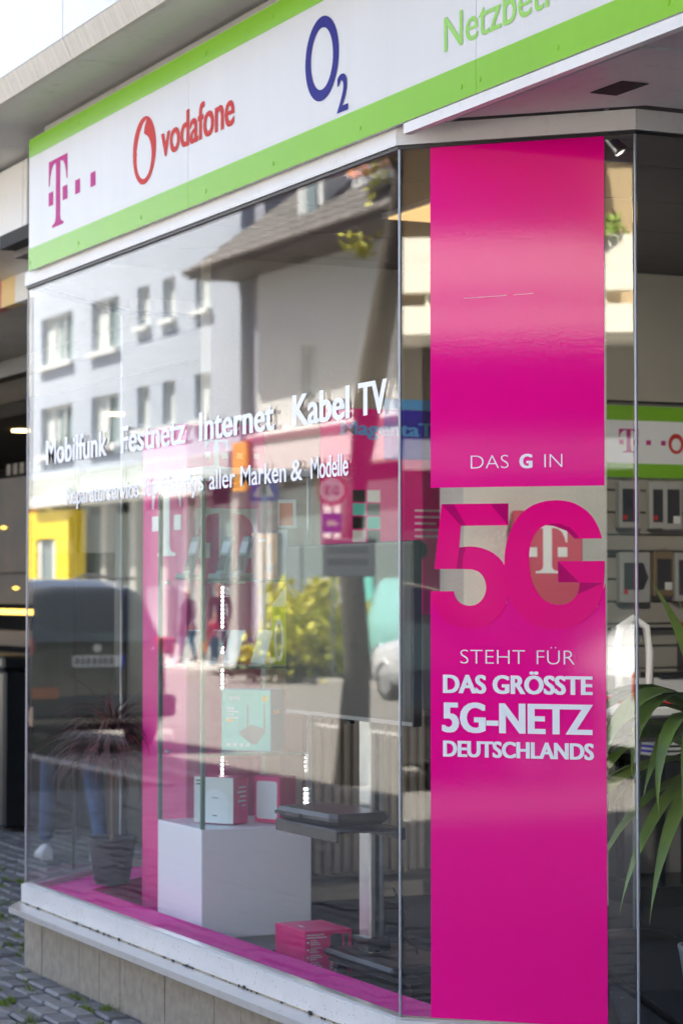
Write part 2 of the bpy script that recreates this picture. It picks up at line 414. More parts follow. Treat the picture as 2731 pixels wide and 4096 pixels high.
# ------------------------------------------------------------------ long sign above the window
def fA(y0): return lambda u, v, t: (u, y0 - t, v)
sign = thing('shop_sign', 'long white sign with lime green bands and network logos above the window', 'sign', (-1.8, -.03, 2.976))
seams = [-3.475, -1.62, .537, 2.7, 5.0]
for a, b_ in zip(seams, seams[1:]):
    part('sign_panel', MB().bev(a + .0008, b_ - .0008, -.030, -.019, 2.976, 3.542, .0012), WHITEP, sign, fix=True)
    part('green_band', MB().box(a + .001, b_ - .001, -.0312, -.0295, 2.977, 3.072), LIME, sign)
    part('green_band', MB().box(a + .001, b_ - .001, -.0312, -.0295, 3.463, 3.541), LIME, sign)
for x in (-3.45, -2.82, -2.1, -1.45, -.86, -.2, .45, .56, .98, 1.5):
    for z in (3.012, 3.50):
        part('screw', MB().add([(x + .0075 * math.cos(a), -.0312 - .003 * h, z + .0075 * math.sin(a)) for h, s in ((0, .75), (.6, .5)) for a in [k * math.pi / 4 for k in range(8)]], [tuple((k, (k + 1) % 8, 8 + (k + 1) % 8, 8 + k)) for k in range(8)] + [tuple(range(8, 16))]), LIME, sign)
f = fA(-.030)
t_logo(TMAG, sign, f, -3.203, -2.963, 3.119, 3.402, .0004, .0014, dots=2)
lg = MB().prism(ring_poly(-2.066, 3.260, .123, .128), f, .0003, .0012)
part('logo', lg, VRED, sign, fix=True)
drop = [(-2.066 + .078 * math.cos(a), 3.235 + .082 * math.sin(a)) for a in [math.pi * (.42 - k / 21) for k in range(33)]] + [(-2.146, 3.262), (-2.132, 3.30), (-2.108, 3.335), (-2.075, 3.362), (-2.04, 3.374), (-2.062, 3.348), (-2.070, 3.325)]
part('logo_drop', MB().prism(drop, f, .0012, .0018), WHITEP, sign, fix=True)
part('lettering', text_mb('vodafone', f, -1.887, -1.193, 3.204, .130, .010, .004, .0012), VRED, sign)
part('logo', ring_mb(-.477, 3.281, .126, .134, .083, .098, f, .0012), NAVY, sign)
part('lettering', text_mb('2', f, -.360, -.288, 3.087, .117, .01, .004, .0012), NAVY, sign)
part('lettering', text_mb('Netzbetreiber', f, .350, 1.33, 3.130, .100, .002, .0015, .0012), mat('print_green', lin(128, 192, 40), .3), sign)

# ------------------------------------------------------------------ vinyl lettering on the big pane
f = fA(.002)
vl = thing('window_lettering', 'bold white vinyl words Mobilfunk Festnetz Internet Kabel TV across the big pane', 'lettering', (-1.7, .002, 2.14))
for s, a, b_ in (('Mobilfunk', -3.318, -2.563), ('Festnetz', -2.398, -1.722), ('Internet', -1.583, -.925), ('Kabel', -.769, -.345), ('TV', -.275, -.086)):
    part('word', text_mb(s, f, a, b_, 2.1415, .101, .010, .0055, .0012), VINYL, vl)
vl = thing('window_lettering', 'smaller line of white vinyl words about repair service on the big pane', 'lettering', (-1.7, .002, 1.96))
for s, a, b_ in (('Reparaturservice', -3.055, -2.205), ('für', -2.15, -2.005), ('Handys', -1.955, -1.545), ('aller', -1.49, -1.255), ('Marken', -1.205, -.825), ('&', -.785, -.695), ('Modelle', -.627, -.353)):
    part('word', text_mb(s, f, a, b_, 1.964, .070, .004, .0022, .0012), VINYL, vl)

# ------------------------------------------------------------------ magenta film on the chamfered pane
Q = math.sqrt(.5)
def fB(s, z, t): return (s * Q + t * Q, s * Q - t * Q, z)
bn = thing('window_film', 'upper plain magenta film with thin words DAS G IN on the corner pane', 'window sticker', (.25, .25, 1.909))
part('sheet', MB().prism([(.0975, 1.909), (.6185, 1.908), (.6215, 2.915), (.0975, 2.917)], fB, -.0030, -.0015), MAG, bn, fix=True)
part('scratch', MB().prism([(.20, 2.463), (.33, 2.4665), (.33, 2.4672), (.20, 2.4638)], fB, -.0015, -.0012), PRINT, bn, fix=True)
part('scratch', MB().prism([(.35, 2.4668), (.41, 2.469), (.41, 2.4696), (.35, 2.4674)], fB, -.0015, -.0012), PRINT, bn, fix=True)
for s, a, b_, o_, sp in (('DAS', .2203, .3345, -.018, 0), ('G', .3692, .4043, .014, .0022), ('IN', .442, .495, -.018, 0)):
    part('word', text_mb(s, fB, a, b_, 1.9625, .0405, o_, sp, -.0010), PRINT, bn)
bn = thing('window_film', 'lower magenta film with cut out 5G numeral and white slogan on the corner pane', 'window sticker', (.25, .25, .362))
FIVE = [(0.1308, 1.8606), (0.3337, 1.8601), (0.333, 1.7967), (0.1898, 1.7965), (0.1847, 1.7333), (0.2254, 1.7367), (0.2637, 1.7286), (0.2964, 1.7116), (0.3208, 1.6842), (0.3342, 1.6486), (0.3368, 1.6068), (0.3286, 1.5702), (0.3123, 1.5414), (0.2905, 1.5189), (0.2605, 1.503), (0.2222, 1.4955), (0.1755, 1.5005), (0.137, 1.5198), (0.1138, 1.5488), (0.1011, 1.5778), (0.0961, 1.6053), (0.168, 1.6053), (0.1718, 1.5884), (0.1839, 1.5726), (0.2004, 1.5648), (0.2168, 1.5622), (0.236, 1.5659), (0.2524, 1.578), (0.2634, 1.5963), (0.2667, 1.6163), (0.2624, 1.6394), (0.2499, 1.6583), (0.2318, 1.6673), (0.2116, 1.67), (0.1084, 1.6703)]
GEE = [(0.6117, 1.7563), (0.5997, 1.7926), (0.576, 1.8291), (0.5389, 1.8554), (0.507, 1.8652), (0.4739, 1.8682), (0.4374, 1.8645), (0.3997, 1.852), (0.3672, 1.8262), (0.3454, 1.795), (0.3307, 1.7585), (0.3225, 1.7167), (0.3208, 1.6801), (0.3234, 1.6382), (0.3341, 1.5963), (0.3503, 1.5598), (0.3718, 1.5338), (0.3987, 1.513), (0.4363, 1.5002), (0.4738, 1.4962), (0.5111, 1.5006), (0.5484, 1.5137), (0.5749, 1.5344), (0.5962, 1.5603), (0.6095, 1.5887), (0.6175, 1.6299), (0.6188, 1.6918), (0.4808, 1.6914), (0.4811, 1.6311), (0.5451, 1.63), (0.5407, 1.6016), (0.5273, 1.5809), (0.506, 1.5679), (0.4847, 1.5653), (0.4633, 1.5678), (0.4365, 1.5808), (0.4151, 1.6068), (0.4018, 1.638), (0.3954, 1.6745), (0.395, 1.7111), (0.3994, 1.7423), (0.4129, 1.7735), (0.4372, 1.7942), (0.464, 1.8007), (0.4908, 1.7988), (0.5174, 1.7882), (0.536, 1.7699), (0.5439, 1.7558)]
def smooth_poly(pl, keep=32):
    """rounds the gentle corners of an outline, keeps the sharp ones"""
    out = []; n = len(pl)
    for i in range(n):
        a, b_, c = (Vector(pl[(i + k) % n]) for k in (-1, 0, 1))
        if math.degrees((b_ - a).angle(c - b_)) > keep: out.append(tuple(b_))
        else: out += [tuple(b_ + (a - b_) * .25), tuple(b_ * .75 + a * .125 + c * .125), tuple(b_ + (c - b_) * .25)]
    return out
BASE = [(0.0961, 1.6053), (0.1149, 1.5699), (0.1701, 1.5278), (0.2796, 1.5282), (0.3286, 1.5702), (0.3368, 1.6068), (0.3557, 1.5546), (0.4202, 1.5183), (0.5218, 1.5187), (0.5962, 1.5603), (0.6205, 1.6299), (.6225, .366), (.0961, .362)]
part('sheet', MB().prism(BASE, fB, -.0034, -.0030), MAG, bn, fix=True)
part('numeral', MB().prism(smooth_poly(FIVE), fB, -.0028, -.0016), MAGL, bn, fix=True)
part('numeral', MB().prism(smooth_poly(GEE), fB, -.0026, -.0012), MAGL, bn, fix=True)
for pl_ in ([(0.1308, 1.8603), (0.1898, 1.7967), (0.205, 1.7967), (.168, 1.8603)], [(0.2803, 1.8587), (0.3335, 1.8599), (0.3328, 1.797)], [(0.1762, 1.6701), (0.1849, 1.7331), (0.2052, 1.735), (.196, 1.705), (.1935, 1.67)]):
    part('fold_print', MB().prism(pl_, fB, -.0016, -.0014), MAGD, bn, fix=True)
for pl_ in ([(0.4811, 1.6912), (0.5435, 1.6305), (0.4813, 1.6313)], [(0.5451, 1.6298), (0.6123, 1.6284), (0.5385, 1.5960), (0.5425, 1.607)], [(0.5437, 1.756), (0.536, 1.7697), (0.5174, 1.788), (0.4908, 1.7986), (0.464, 1.8005), (0.4426, 1.7965), (.4693, 1.793), (0.5067, 1.779), (0.5306, 1.756)]):
    part('fold_print', MB().prism(pl_, fB, -.0012, -.0010), MAGD, bn, fix=True)
for s, a, b_, z, c_, o_, sp in (('STEHT', .1878, .3822, 1.394, .0425, -.018, 0), ('FÜR', .4175, .5294, 1.394, .0425, -.018, 0), ('DAS GRÖSSTE', .1365, .5800, 1.3093, .0520, .016, .0022), ('5G-NETZ', .1345, .5795, 1.196, .0845, .016, .0034), ('DEUTSCHLANDS', .1363, .5835, 1.1238, .0455, .016, .0020)):
    part('word', text_mb(s, fB, a, b_, z, c_, o_, sp, -.0010), PRINT, bn)

# ------------------------------------------------------------------ shop interior
def fX(x0): return lambda u, v, t: (x0 + t, u, v)
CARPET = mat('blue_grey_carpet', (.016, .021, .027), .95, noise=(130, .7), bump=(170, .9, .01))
WALLI = mat('interior_wall', (.36, .33, .28), .8, noise=(3, .05), bump=(60, .35, .004))
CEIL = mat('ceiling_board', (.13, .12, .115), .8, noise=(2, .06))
CREAM = mat('cream_paint', (.60, .55, .42), .6, noise=(3, .05))
BLK = mat('black_plastic', (.014, .015, .017), .35, noise=(6, .2))
BLKG = mat('black_gloss', (.010, .011, .014), .4, spec=.25)
PINK = mat('magenta_paint', lin(226, 0, 138), .5, noise=(6, .05))
PINKC = mat('magenta_carpet', lin(228, 14, 150), .85, noise=(90, .22), bump=(140, .6, .004))
WLAM = mat('white_laminate', (.88, .89, .92), .30, noise=(2, .02))
CARD = mat('white_card', (.76, .77, .76), .45)
TEAL = mat('teal_card', lin(104, 212, 198), .4, noise=(5, .05))
TEALD = mat('teal_card_side', lin(70, 150, 200), .4)
ORNG = mat('orange_card', lin(212, 150, 92), .5, noise=(6, .06))
MCARD = mat('magenta_card', lin(228, 0, 118), .35, noise=(6, .05))
GREYP = mat('grey_plastic', (.20, .25, .26), .4)
SILV = mat('silver_plastic', (.50, .54, .56), .3, metal=.3)
INK = mat('dark_ink', (.03, .03, .035), .5)
SCRN = mat('phone_screen', (.02, .03, .04), .08, coat=.4)
YEL = mat('yellow_print', lin(232, 190, 40), .5)
GREENC = mat('lime_card', lin(190, 205, 90), .45)
LED = mat('led', (.9, .9, .9), .4, emit=((1, .97, .95), 7))

q = MB().prism([(-4.24, 6), (-4.24, .70), (-3.56, .03), (-.02, .03), (.47, .52), (.47, 6)], lambda u, v, t: (u, v, t), .14, .2)
floor = struct('floor', q, CARPET)
q = MB(); q.add([(x, y, z) for z in (.2, .33) for (x, y) in ((-3.565, .05), (-.03, .05), (.20, .256), (-3.45, .256), (-4.02, .85), (-4.20, .67))], [(0, 1, 2, 3, 4, 5), (11, 10, 9, 8, 7, 6)] + [(i, 6 + i, 6 + (i + 1) % 6, (i + 1) % 6) for i in range(6)])
o = q.build('window_ledge', PINKC, None, True)
tag(o, 'magenta carpeted ledge running along inside the big window', 'ledge')
wl = tag(MB().box(-3.72, -3.6, .86, 6.05, .1, 3.12).build('wall', WALLI), kind='structure')
tag(MB().box(-3.6, .45, 5.95, 6.05, .1, 3.12).build('wall', WALLI), kind='structure')
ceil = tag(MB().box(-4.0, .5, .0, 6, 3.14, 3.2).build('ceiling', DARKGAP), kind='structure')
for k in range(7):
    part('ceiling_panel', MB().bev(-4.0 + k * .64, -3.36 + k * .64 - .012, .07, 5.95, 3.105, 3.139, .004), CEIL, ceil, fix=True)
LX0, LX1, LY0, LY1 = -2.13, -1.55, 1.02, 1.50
lp = thing('added_ceiling_lamp', 'warm square ceiling panel with an added glow under the dark ceiling', 'ceiling lamp', (-1.6, 1.3, 3.1))
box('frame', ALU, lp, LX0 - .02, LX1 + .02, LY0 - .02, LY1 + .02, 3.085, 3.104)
part('diffuser', MB().box(LX0, LX1, LY0, LY1, 3.080, 3.0845), mat('added_lamp_diffuser', (.9, .8, .6), .5, emit=((1, .60, .22), .13)), lp)  # panel assumed lit, its glow added for the dark interior
tag(MB().box(-3.55, .40, .03, .058, 2.99, 3.10).build('lintel', CEIL), kind='structure')

# magenta column with the white T on two faces
cm = thing('display_column', 'tall magenta square column with white T marks behind the glass showcase', 'display column', (-3.1, .62, .2))
box('body', PINK, cm, -3.36, -2.845, .45, .80, .2, 2.30, .004)
t_logo(PRINT, cm, fA(.45), -3.24, -2.905, 1.755, 2.07, .0005, .0025)
t_logo(PRINT, cm, fX(-2.845), .485, .765, 1.64, 1.95, .0005, .0025)
t_logo(PRINT, cm, fX(-2.845), .53, .63, 2.12, 2.235, .0005, .0025, dots=2)

# glass showcase
vx0, vx1, vy0, vy1 = -2.775, -2.302, .300, .766
vt = thing('showcase', 'upright glass showcase on a white pedestal with three lit shelves', 'display case', (-2.54, .53, .2))
box('pedestal', WLAM, vt, vx0, vx1, vy0, vy1, .262, .685, .003)
box('base', SILV, vt, vx0 + .03, vx1 - .03, vy0 + .03, vy1 - .03, .2, .2605)
GEDGE = mat('green_glass_edge', (.10, .22, .17), .15)
for (a, b_, c, d) in ((vx0, vx1, vy0, vy0 + .006), (vx1 - .006, vx1, vy0 + .0065, vy1 - .0065), (vx0, vx1, vy1 - .006, vy1), (vx0, vx0 + .006, vy0 + .0065, vy1 - .0065)):
    box('glass_side', CLEAR, vt, a, b_, c, d, .687, 2.055)
for (x, y) in ((vx0, vy0), (vx1 - .012, vy0), (vx0, vy1 - .014), (vx1 - .012, vy1 - .014)):
    box('post', ALU if y > .5 else GEDGE, vt, x - .0012, x + .0125, y - .0012, y + .0150, .686, 2.06)
box('top', WLAM, vt, vx0 - .004, vx1 + .004, vy0 - .004, vy1 + .004, 2.061, 2.09, .003)
shz = (1.649, 1.308, .968)
for z in shz:
    box('shelf', CLEAR, vt, vx0 + .016, vx1 - .010, vy0 + .018, vy1 - .018, z - .004, z + .004)
    box('shelf_edge', GEDGE, vt, vx1 - .0098, vx1 - .0075, vy0 + .018, vy1 - .018, z - .004, z + .004)
    for y in (vy0 + .03, vy1 - .04):
        part('shelf_clip', MB().tube([(vx0 + .007, y, z - .009), (vx0 + .05, y, z - .009)], .005, 8), ALU, vt)
for (px_, py_, z0, z1) in ((-2.762, .574, 1.345, 1.64), (-2.762, .574, 1.20, 1.295), (-2.762, .574, .85, .95), (-2.316, vy1 - .022, .69, .83)):
    st = box('led_strip', ALU, vt, px_ - .006, px_ + .002, py_ - .006, py_ + .006, z0, z1)
    n = int((z1 - z0) / .0175)
    for k in range(n):
        part('led', MB().box(px_ + .0022, px_ + .0050, py_ - .0026, py_ + .0026, z0 + .010 + k * .0175, z0 + .0152 + k * .0175), LED, st)

# things on the shelves
def RT(x, y, z, rz=0, tilt=0, roll=0): return Matrix.Translation((x, y, z)) @ Matrix.Rotation(rz, 4, 'Z') @ Matrix.Rotation(tilt, 4, 'Y') @ Matrix.Rotation(roll, 4, 'X')
def at(T):
    return lambda mb: [setattr(mb, 'v', [tuple(T @ Vector(v)) for v in mb.v]), mb][1]
def handset(x, y, label):
    z = 1.654; t = thing('cordless_phone', label, 'phone', (x, y, z), 'cordless phones on the top shelf')
    T = RT(x, y, z, R(-64), R(-20)) @ Matrix.Scale(1.12, 4)
    part('handset', at(T)(MB().bev(-.009, .009, -.023, .023, .012, .165, .007)), GREYP, t, fix=True)
    part('display', at(T)(MB().box(.0092, .0100, -.016, .016, .098, .140)), SILV, t)
    part('keypad', at(T)(MB().box(.0092, .0100, -.016, .016, .030, .088)), INK, t)
    T2 = RT(x, y, z, R(-64)); part('cradle', at(T2)(MB().bev(-.055, .035, -.035, .035, 0, .024, .006)), GREYP, t, fix=True)
handset(-2.60, .355, 'cordless phone in its cradle nearest the left corner of the showcase')
handset(-2.50, .455, 'cordless phone upright in its cradle at the middle of the top shelf')
handset(-2.43, .505, 'cordless phone in its cradle next to the orange carton')
def carton(name, label, N, rz, w_, h, d, z0, face, side, cat='box'):
    """carton whose near right front edge stands at N; returns the thing and a print function for its front"""
    T = Matrix.Translation((N[0], N[1], z0)) @ Matrix.Rotation(R(rz), 4, 'Z'); c = T @ Vector((-d / 2, -w_ / 2, 0))
    t = thing(name, label, cat, tuple(c)); A = at(T)
    part('carton', A(MB().bev(-d, 0, -w_, 0, 0, h, .002)), side, t, fix=True)
    part('front_print', A(MB().box(.0002, .0008, -w_ + .002, -.002, .002, h - .002)), face, t)
    return t, (lambda u, v, t_: tuple(T @ Vector((.0009 + t_, u - w_, v)))), A
def rct(fn, u0, u1, v0, v1, t=.0): return MB().prism([(u0, v0), (u1, v0), (u1, v1), (u0, v1)], fn, t, t + .0005)
sz = shz[0] + .0045
t, f, A = carton('phone_carton', 'orange carton with a phone picture on the top shelf', (-2.37, .650), -50, .118, .185, .045, sz, ORNG, CARD)
part('picture', MB().prism([(.068, .03), (.095, .03), (.10, .055), (.085, .065), (.088, .14), (.076, .14), (.072, .07), (.066, .05)], f, 0, .0006), GREYP, t, fix=True)
part('picture', rct(f, .035, .062, .15, .16), CARD, t)
t, f, A = carton('phone_carton', 'narrow white carton beside the orange carton', (-2.40, .705), -20, .036, .20, .05, sz, CARD, CARD)
t, f, A = carton('accessory_pack', 'white pack with orange label at the end of the top shelf', (-2.40, .745), -30, .075, .115, .04, sz + .206, CARD, CARD)
part('orange_label', rct(f, .006, .06, .01, .10), mat('orange_print', lin(225, 110, 45), .5), t)
def smartphone(x, y, rz, m, label):
    z = shz[1] + .0045; t = thing('smartphone', label, 'phone', (x, y, z), 'smartphones on the middle shelf')
    T = RT(x, y, z + .004, rz, R(-24))
    part('body', at(T)(MB().bev(-.004, .004, -.036, .036, .003, .148, .0035)), m, t, fix=True)
    part('screen', at(T)(MB().box(.0042, .0048, -.033, .033, .010, .142)), SCRN if m is SILV else CARD, t)
    part('stand', at(RT(x, y, z, rz))(MB().bev(-.07, .02, -.03, .03, 0, .004, .001)), CARD, t, fix=True)
smartphone(-2.62, .36, R(-62), SILV, 'tilted silver smartphone nearest the left end of the middle shelf')
smartphone(-2.53, .43, R(-62), SILV, 'tilted dark screened smartphone behind the front edge post')
smartphone(-2.47, .485, R(-58), CARD, 'tilted white smartphone at the middle of the shelf')
smartphone(-2.42, .585, R(-58), CARD, 'tilted white smartphone nearest the green carton')
z = shz[1] + .0045
t, f, A = carton('gable_carton', 'pale green carton with pointed top and a toothbrush shaped window', (-2.38, .700), -40, .072, .235, .06, z, GREENC, CARD)
part('gable', A(MB().prism([(-.072, .236), (0, .236), (0, .33)], lambda u, v, t_: (t_, u, v), -.06, 0)), CARD, t, fix=True)
part('window_print', MB().prism([(.034 + .022 * math.cos(a), .10 + .085 * math.sin(a)) for a in [k * math.pi / 10 for k in range(20)]], f, 0, .0006), CARD, t, fix=True)
part('product', MB().prism([(.034 + .010 * math.cos(a), .10 + .065 * math.sin(a)) for a in [k * math.pi / 10 for k in range(20)]], f, .0006, .0012), GREYP, t, fix=True)
z = shz[2] + .0045
t, f, A = carton('router_carton', 'teal router carton with a picture of two aerials on the lowest shelf', (-2.36, .617), -55, .232, .245, .104, z, TEAL, TEALD)
part('side_print', A(MB().box(-.1, -.004, .0003, .0008, .004, .24)), TEALD, t)
part('side_label', A(MB().box(-.06, -.02, .0009, .0013, .15, .162)), YEL, t)
part('picture', MB().prism([(.085, .065), (.145, .028), (.165, .028), (.205, .075), (.205, .09), (.14, .105), (.09, .08)], f, 0, .0006), GREYP, t, fix=True)
for u in (.121, .199): part('picture', MB().prism([(u, .085), (u + .007, .085), (u + .005, .185), (u + .001, .185)], f, .0006, .0010), GREYP, t, fix=True)
part('lettering', text_mb('tp-link', f, .036, .092, .205, .014, .01, 0, .0006), PRINT, t)
part('yellow_label', MB().prism(ring_poly(.205, .21, .013, .013, 16), f, 0, .0006), YEL, t, fix=True)
part('yellow_label', rct(f, .025, .055, .115, .125), YEL, t)
for k in range(4): part('small_print', rct(f, .025, .06 + .02 * (k % 2), .165 - k * .012, .170 - k * .012), PRINT, t)
for k in range(4): part('icon_print', rct(f, .028 + k * .03, .042 + k * .03, .018, .030), PRINT, t)
z = .689
t, f, A = carton('router_carton', 'white fronted magenta carton standing on the pedestal', (-2.40, .475), -55, .187, .185, .108, z, CARD, MCARD)
part('picture', MB().prism([(.10 + .062 * math.cos(a), .075 + .062 * math.sin(a)) for a in [math.pi * k / 14 for k in range(15)]] + [(.038, .004), (.162, .004)], f, 0, .0004), PRINT, t, fix=True)
part('small_print', rct(f, .012, .045, .165, .171), INK, t); part('small_print', rct(f, .012, .03, .152, .157), INK, t)
for k in range(5): part('small_print', A(MB().box(-.09, -.09 + (.05, .062, .044, .058, .03)[k], .0003, .0007, .14 - k * .018, .146 - k * .018)), PRINT, t)
part('small_print', rct(f, .085, .115, .10, .104, .0006), GREYP, t); part('small_print', rct(f, .09, .11, .03, .034, .0006), INK, t)
t, f, A = carton('router_carton', 'magenta carton with a white router picture beside the led strip', (-2.36, .655), -60, .125, .185, .11, z, MCARD, MCARD)
part('picture', MB().prism(rrect(.012, .112, .016, .165, .012), f, 0, .0006), PRINT, t, fix=True)

# magenta cube carton on the floor by the window
t = thing('router_carton', 'magenta cube carton with white small print on the floor by the window', 'box', (-1.82, .55, .2))
box('carton', MCARD, t, -1.953, -1.683, .458, .648, .2, .363, .002)
f = fX(-1.6825)
part('picture', MB().prism(rrect(.560, .608, .292, .349, .009), f, 0, .0006), SCRN, t, fix=True)
part('picture', MB().prism(rrect(.617, .633, .283, .349, .005), f, 0, .0006), SCRN, t, fix=True)
q = MB()
for k in range(2): q.box(-1.6825, -1.6819, .464, .50 + .035 * (1 + k * .3), .347 - k * .010, .351 - k * .010)
for k in range(4):
    q.prism(ring_poly(.470, .322 - k * .027, .004, .004, 8), f, 0, .0006)
    for j in range(3): q.box(-1.6825, -1.6819, .479, .505 + .03 * ((k * 3 + j * 5) % 4) / 4, .327 - k * .027 - j * .007, .3295 - k * .027 - j * .007)
for cx in (.560, .600):
    for k in range(6): q.box(-1.6825, -1.6819, cx, cx + .012 + .016 * ((k * 7) % 3) / 2, .270 - k * .009, .273 - k * .009)
part('small_print', q, PRINT, t)
part('tape', MB().box(-1.84, -1.80, .50, .51, .3632, .3638), PRINT, t)

# television on a rolling stand
tv = thing('television', 'large flat television turned to the street behind the big pane', 'television', (-1.42, .5, 1.15))
box('housing', BLK, tv, -1.954, -.893, .500, .535, 1.148, 1.778, .004)
part('screen', MB().box(-1.944, -.903, .4985, .4996, 1.165, 1.768), BLKG, tv)
part('bezel', MB().box(-1.95, -.897, .4980, .4997, 1.150, 1.163), mat('bezel_silver', (.18, .18, .19), .3), tv)
box('rear_bulge', BLK, tv, -1.80, -1.05, .536, .575, 1.2, 1.6, .01)
box('sensor', BLKG, tv, -1.45, -1.40, .505, .525, 1.132, 1.1475, .003)
stn = thing('rolling_stand', 'aluminium rolling stand with a low black base on castors under the television', 'tv stand', (-1.42, .66, .2))
box('pole', ALU, stn, -1.525, -1.435, .60, .66, .30, 1.60, .006)
box('pole_groove', DARKGAP, stn, -1.4347, -1.4337, .622, .638, .31, 1.1)
box('collar', BLK, stn, -1.545, -1.415, .585, .675, .318, .365, .004)
box('base_plate', BLK, stn, -1.63, -1.06, .50, .82, .285, .312, .012)
box('base_arm', BLK, stn, -1.62, -1.02, .52, .60, .262, .284, .006)
box('base_arm', BLK, stn, -1.62, -1.02, .70, .78, .262, .284, .006)
for (x, y) in ((-1.07, .56), (-1.07, .72), (-1.59, .56), (-1.59, .74)):
    c = part('castor', MB().tube([(x, y, .262), (x, y, .245)], .016, 10), BLK, stn)
    part('wheel', MB().tube([(x - .012, y - .016, .227), (x - .012, y + .016, .227)], .027, 14), BLK, c)
    part('hub', MB().tube([(x - .012, y - .019, .227), (x - .012, y + .019, .227)], .009, 8), ALU, c)
box('bracket', BLK, stn, -1.62, -1.34, .545, .599, 1.30, 1.42, .004)
for y0 in (.33, .585): box('shelf_bracket', BLK, stn, -1.66 if y0 < .5 else -1.60, -1.14, y0, y0 + .012, .742, .784, .003)
box('shelf_plate', BLK, stn, -1.66, -1.14, .343, .584, .774, .784, .003)
box('shelf_mount', BLK, stn, -1.53, -1.43, .565, .5995, .74, .80, .004)
part('cable', MB().tube([(-1.37, .66, .55), (-1.34, .70, .45), (-1.36, .68, .38), (-1.30, .72, .34), (-1.33, .74, .30), (-1.25, .80, .235)], .004, 6), BLK, stn)
t = thing('set_top_box', 'flat black set top box tilted on the stand shelf', 'set top box', (-1.36, .46, .786))
T = RT(-1.44, .455, .7875, R(4), R(0), R(0)) @ Matrix.Diagonal((.86, .92, .85, 1))
q = MB(); P_ = [(-.27, -.10), (-.255, -.12), (.22, -.13), (.26, -.11), (.27, .10), (.24, .125), (-.24, .125), (-.27, .10)]
vs = []
for s_, z_ in ((.86, 0), (1, .022), (1, .034), (.93, .052)): vs += [(a * s_, b_ * s_, z_ + (.012 if z_ else 0) * (b_ + .1)) for a, b_ in P_]
n_ = len(P_); q.add(vs, [(i + k * n_, (i + 1) % n_ + k * n_, (i + 1) % n_ + (k + 1) * n_, i + (k + 1) * n_) for k in range(3) for i in range(n_)] + [tuple(range(n_))[::-1], tuple(range(3 * n_, 4 * n_))])
part('body', at(T)(q), BLK, t, fix=True)
part('front_strip', at(T)(MB().box(-.24, -.02, -.1345, -.126, .020, .034)), BLKG, t)

# radiator, wall posters, pillar with cube lamp
rd = thing('radiator', 'cream ribbed wall radiator behind the television', 'radiator', (-3.56, 1.6, .31))
RADM = mat('radiator_enamel', (.30, .28, .25), .4)
box('back_panel', RADM, rd, -3.575, -3.545, 1.27, 2.0, .31, 1.06, .004)
for k in range(15): box('rib', RADM, rd, -3.546, -3.505, 1.285 + k * .048, 1.312 + k * .048, .33, 1.04, .006)
box('side_panel', RADM, rd, -3.59, -3.50, 1.20, 1.268, .31, 1.06, .004)
part('valve', MB().tube([(-3.52, 1.19, .36), (-3.48, 1.15, .36)], .022, 10), BLK, rd)
part('pipe', MB().tube([(-3.54, 1.22, .2), (-3.54, 1.22, .31)], .009, 8), RADM, rd)
pz = thing('poster', 'tall magenta wall poster with a blue violet MagentaTV heading', 'poster', (-3.59, 1.73, 1.50))
box('sheet', PINK, pz, -3.598, -3.590, 1.40, 2.06, 1.50, 2.45)
BV = mat('blue_violet_print', lin(52, 40, 190), .4, noise=(3, .4)); SKYB = mat('sky_blue_print', lin(90, 170, 235), .4)
part('heading', MB().box(-3.5898, -3.5888, 1.72, 2.06, 2.22, 2.45), BV, pz)
part('heading', MB().box(-3.5898, -3.5888, 1.72, 2.06, 2.452, 2.50), SKYB, pz)
part('lettering', text_mb('MagentaTV', fX(-3.588), 1.50, 2.05, 2.33, .062, .01, .003, .0005), SKYB, pz)
q = MB()
for k in range(5): q.box(-3.5898, -3.5890, 1.88, 2.03 - .02 * (k % 3), 1.98 - k * .03, 1.988 - k * .03)
part('small_print', q, PRINT, pz)
part('badge', MB().prism(ring_poly(1.895, 1.80, .05, .05, 24), fX(-3.589), 0, .001), INK, pz, fix=True)
for j in range(4):
    for i in range(2): part('app_tile', MB().box(-3.5898, -3.5888, 1.56 + i * .075, 1.625 + i * .075, 2.02 - j * .062, 2.075 - j * .062), (INK, CARD, BLK, TEAL)[(i + j * 3) % 4], pz)
pi = thing('pillar', 'white plastered pillar behind the cut out numeral', 'pillar', (-3.2, 2.13, .2))
PLAST = mat('plaster', (.82, .82, .78), .85, noise=(4, .05), bump=(75, .9, .010))
box('shaft', PLAST, pi, -3.13, -2.9, 1.77, 2.50, .2, 3.10, .003)
cb = thing('cube_sign', 'magenta cube sign with a white T on each face fixed to the pillar', 'sign', (-2.78, 2.2, 1.66))
RED = mat('magenta_red_lacquer', lin(196, 0, 66), .35)
cz = .0; T = RT(-2.74, 2.09, 1.83, R(-28))
part('body', at(T)(MB().bev(-.15, .15, -.15, .15, -.42, .125, .004)), RED, cb, fix=True)
fc = lambda u, v, t: tuple(T @ Vector((.1502 + t, u, v)))
t_logo(CARD, cb, fc, -.085, .085, -.145, .062, .0005, .003)
fd = lambda u, v, t: tuple(T @ Vector((-u, .1502 + t, v)))
t_logo(CARD, cb, fd, -.085, .085, -.145, .062, .0005, .003)
box('bracket', BLK, cb, -2.90, -2.86, 2.15, 2.25, 1.78, 1.86)
t = thing('price_card', 'pale pink card on a stand below the cube sign', 'card', (-2.6, 2.17, .9))
PCARD = mat('pale_pink_card', lin(235, 175, 205), .5)
box('card', PCARD, t, -2.602, -2.596, 2.05, 2.235, 1.34, 1.65, .001)
part('print', ring_mb(2.15, 1.55, .02, .025, .011, .013, fX(-2.5955), 0), MCARD, t)
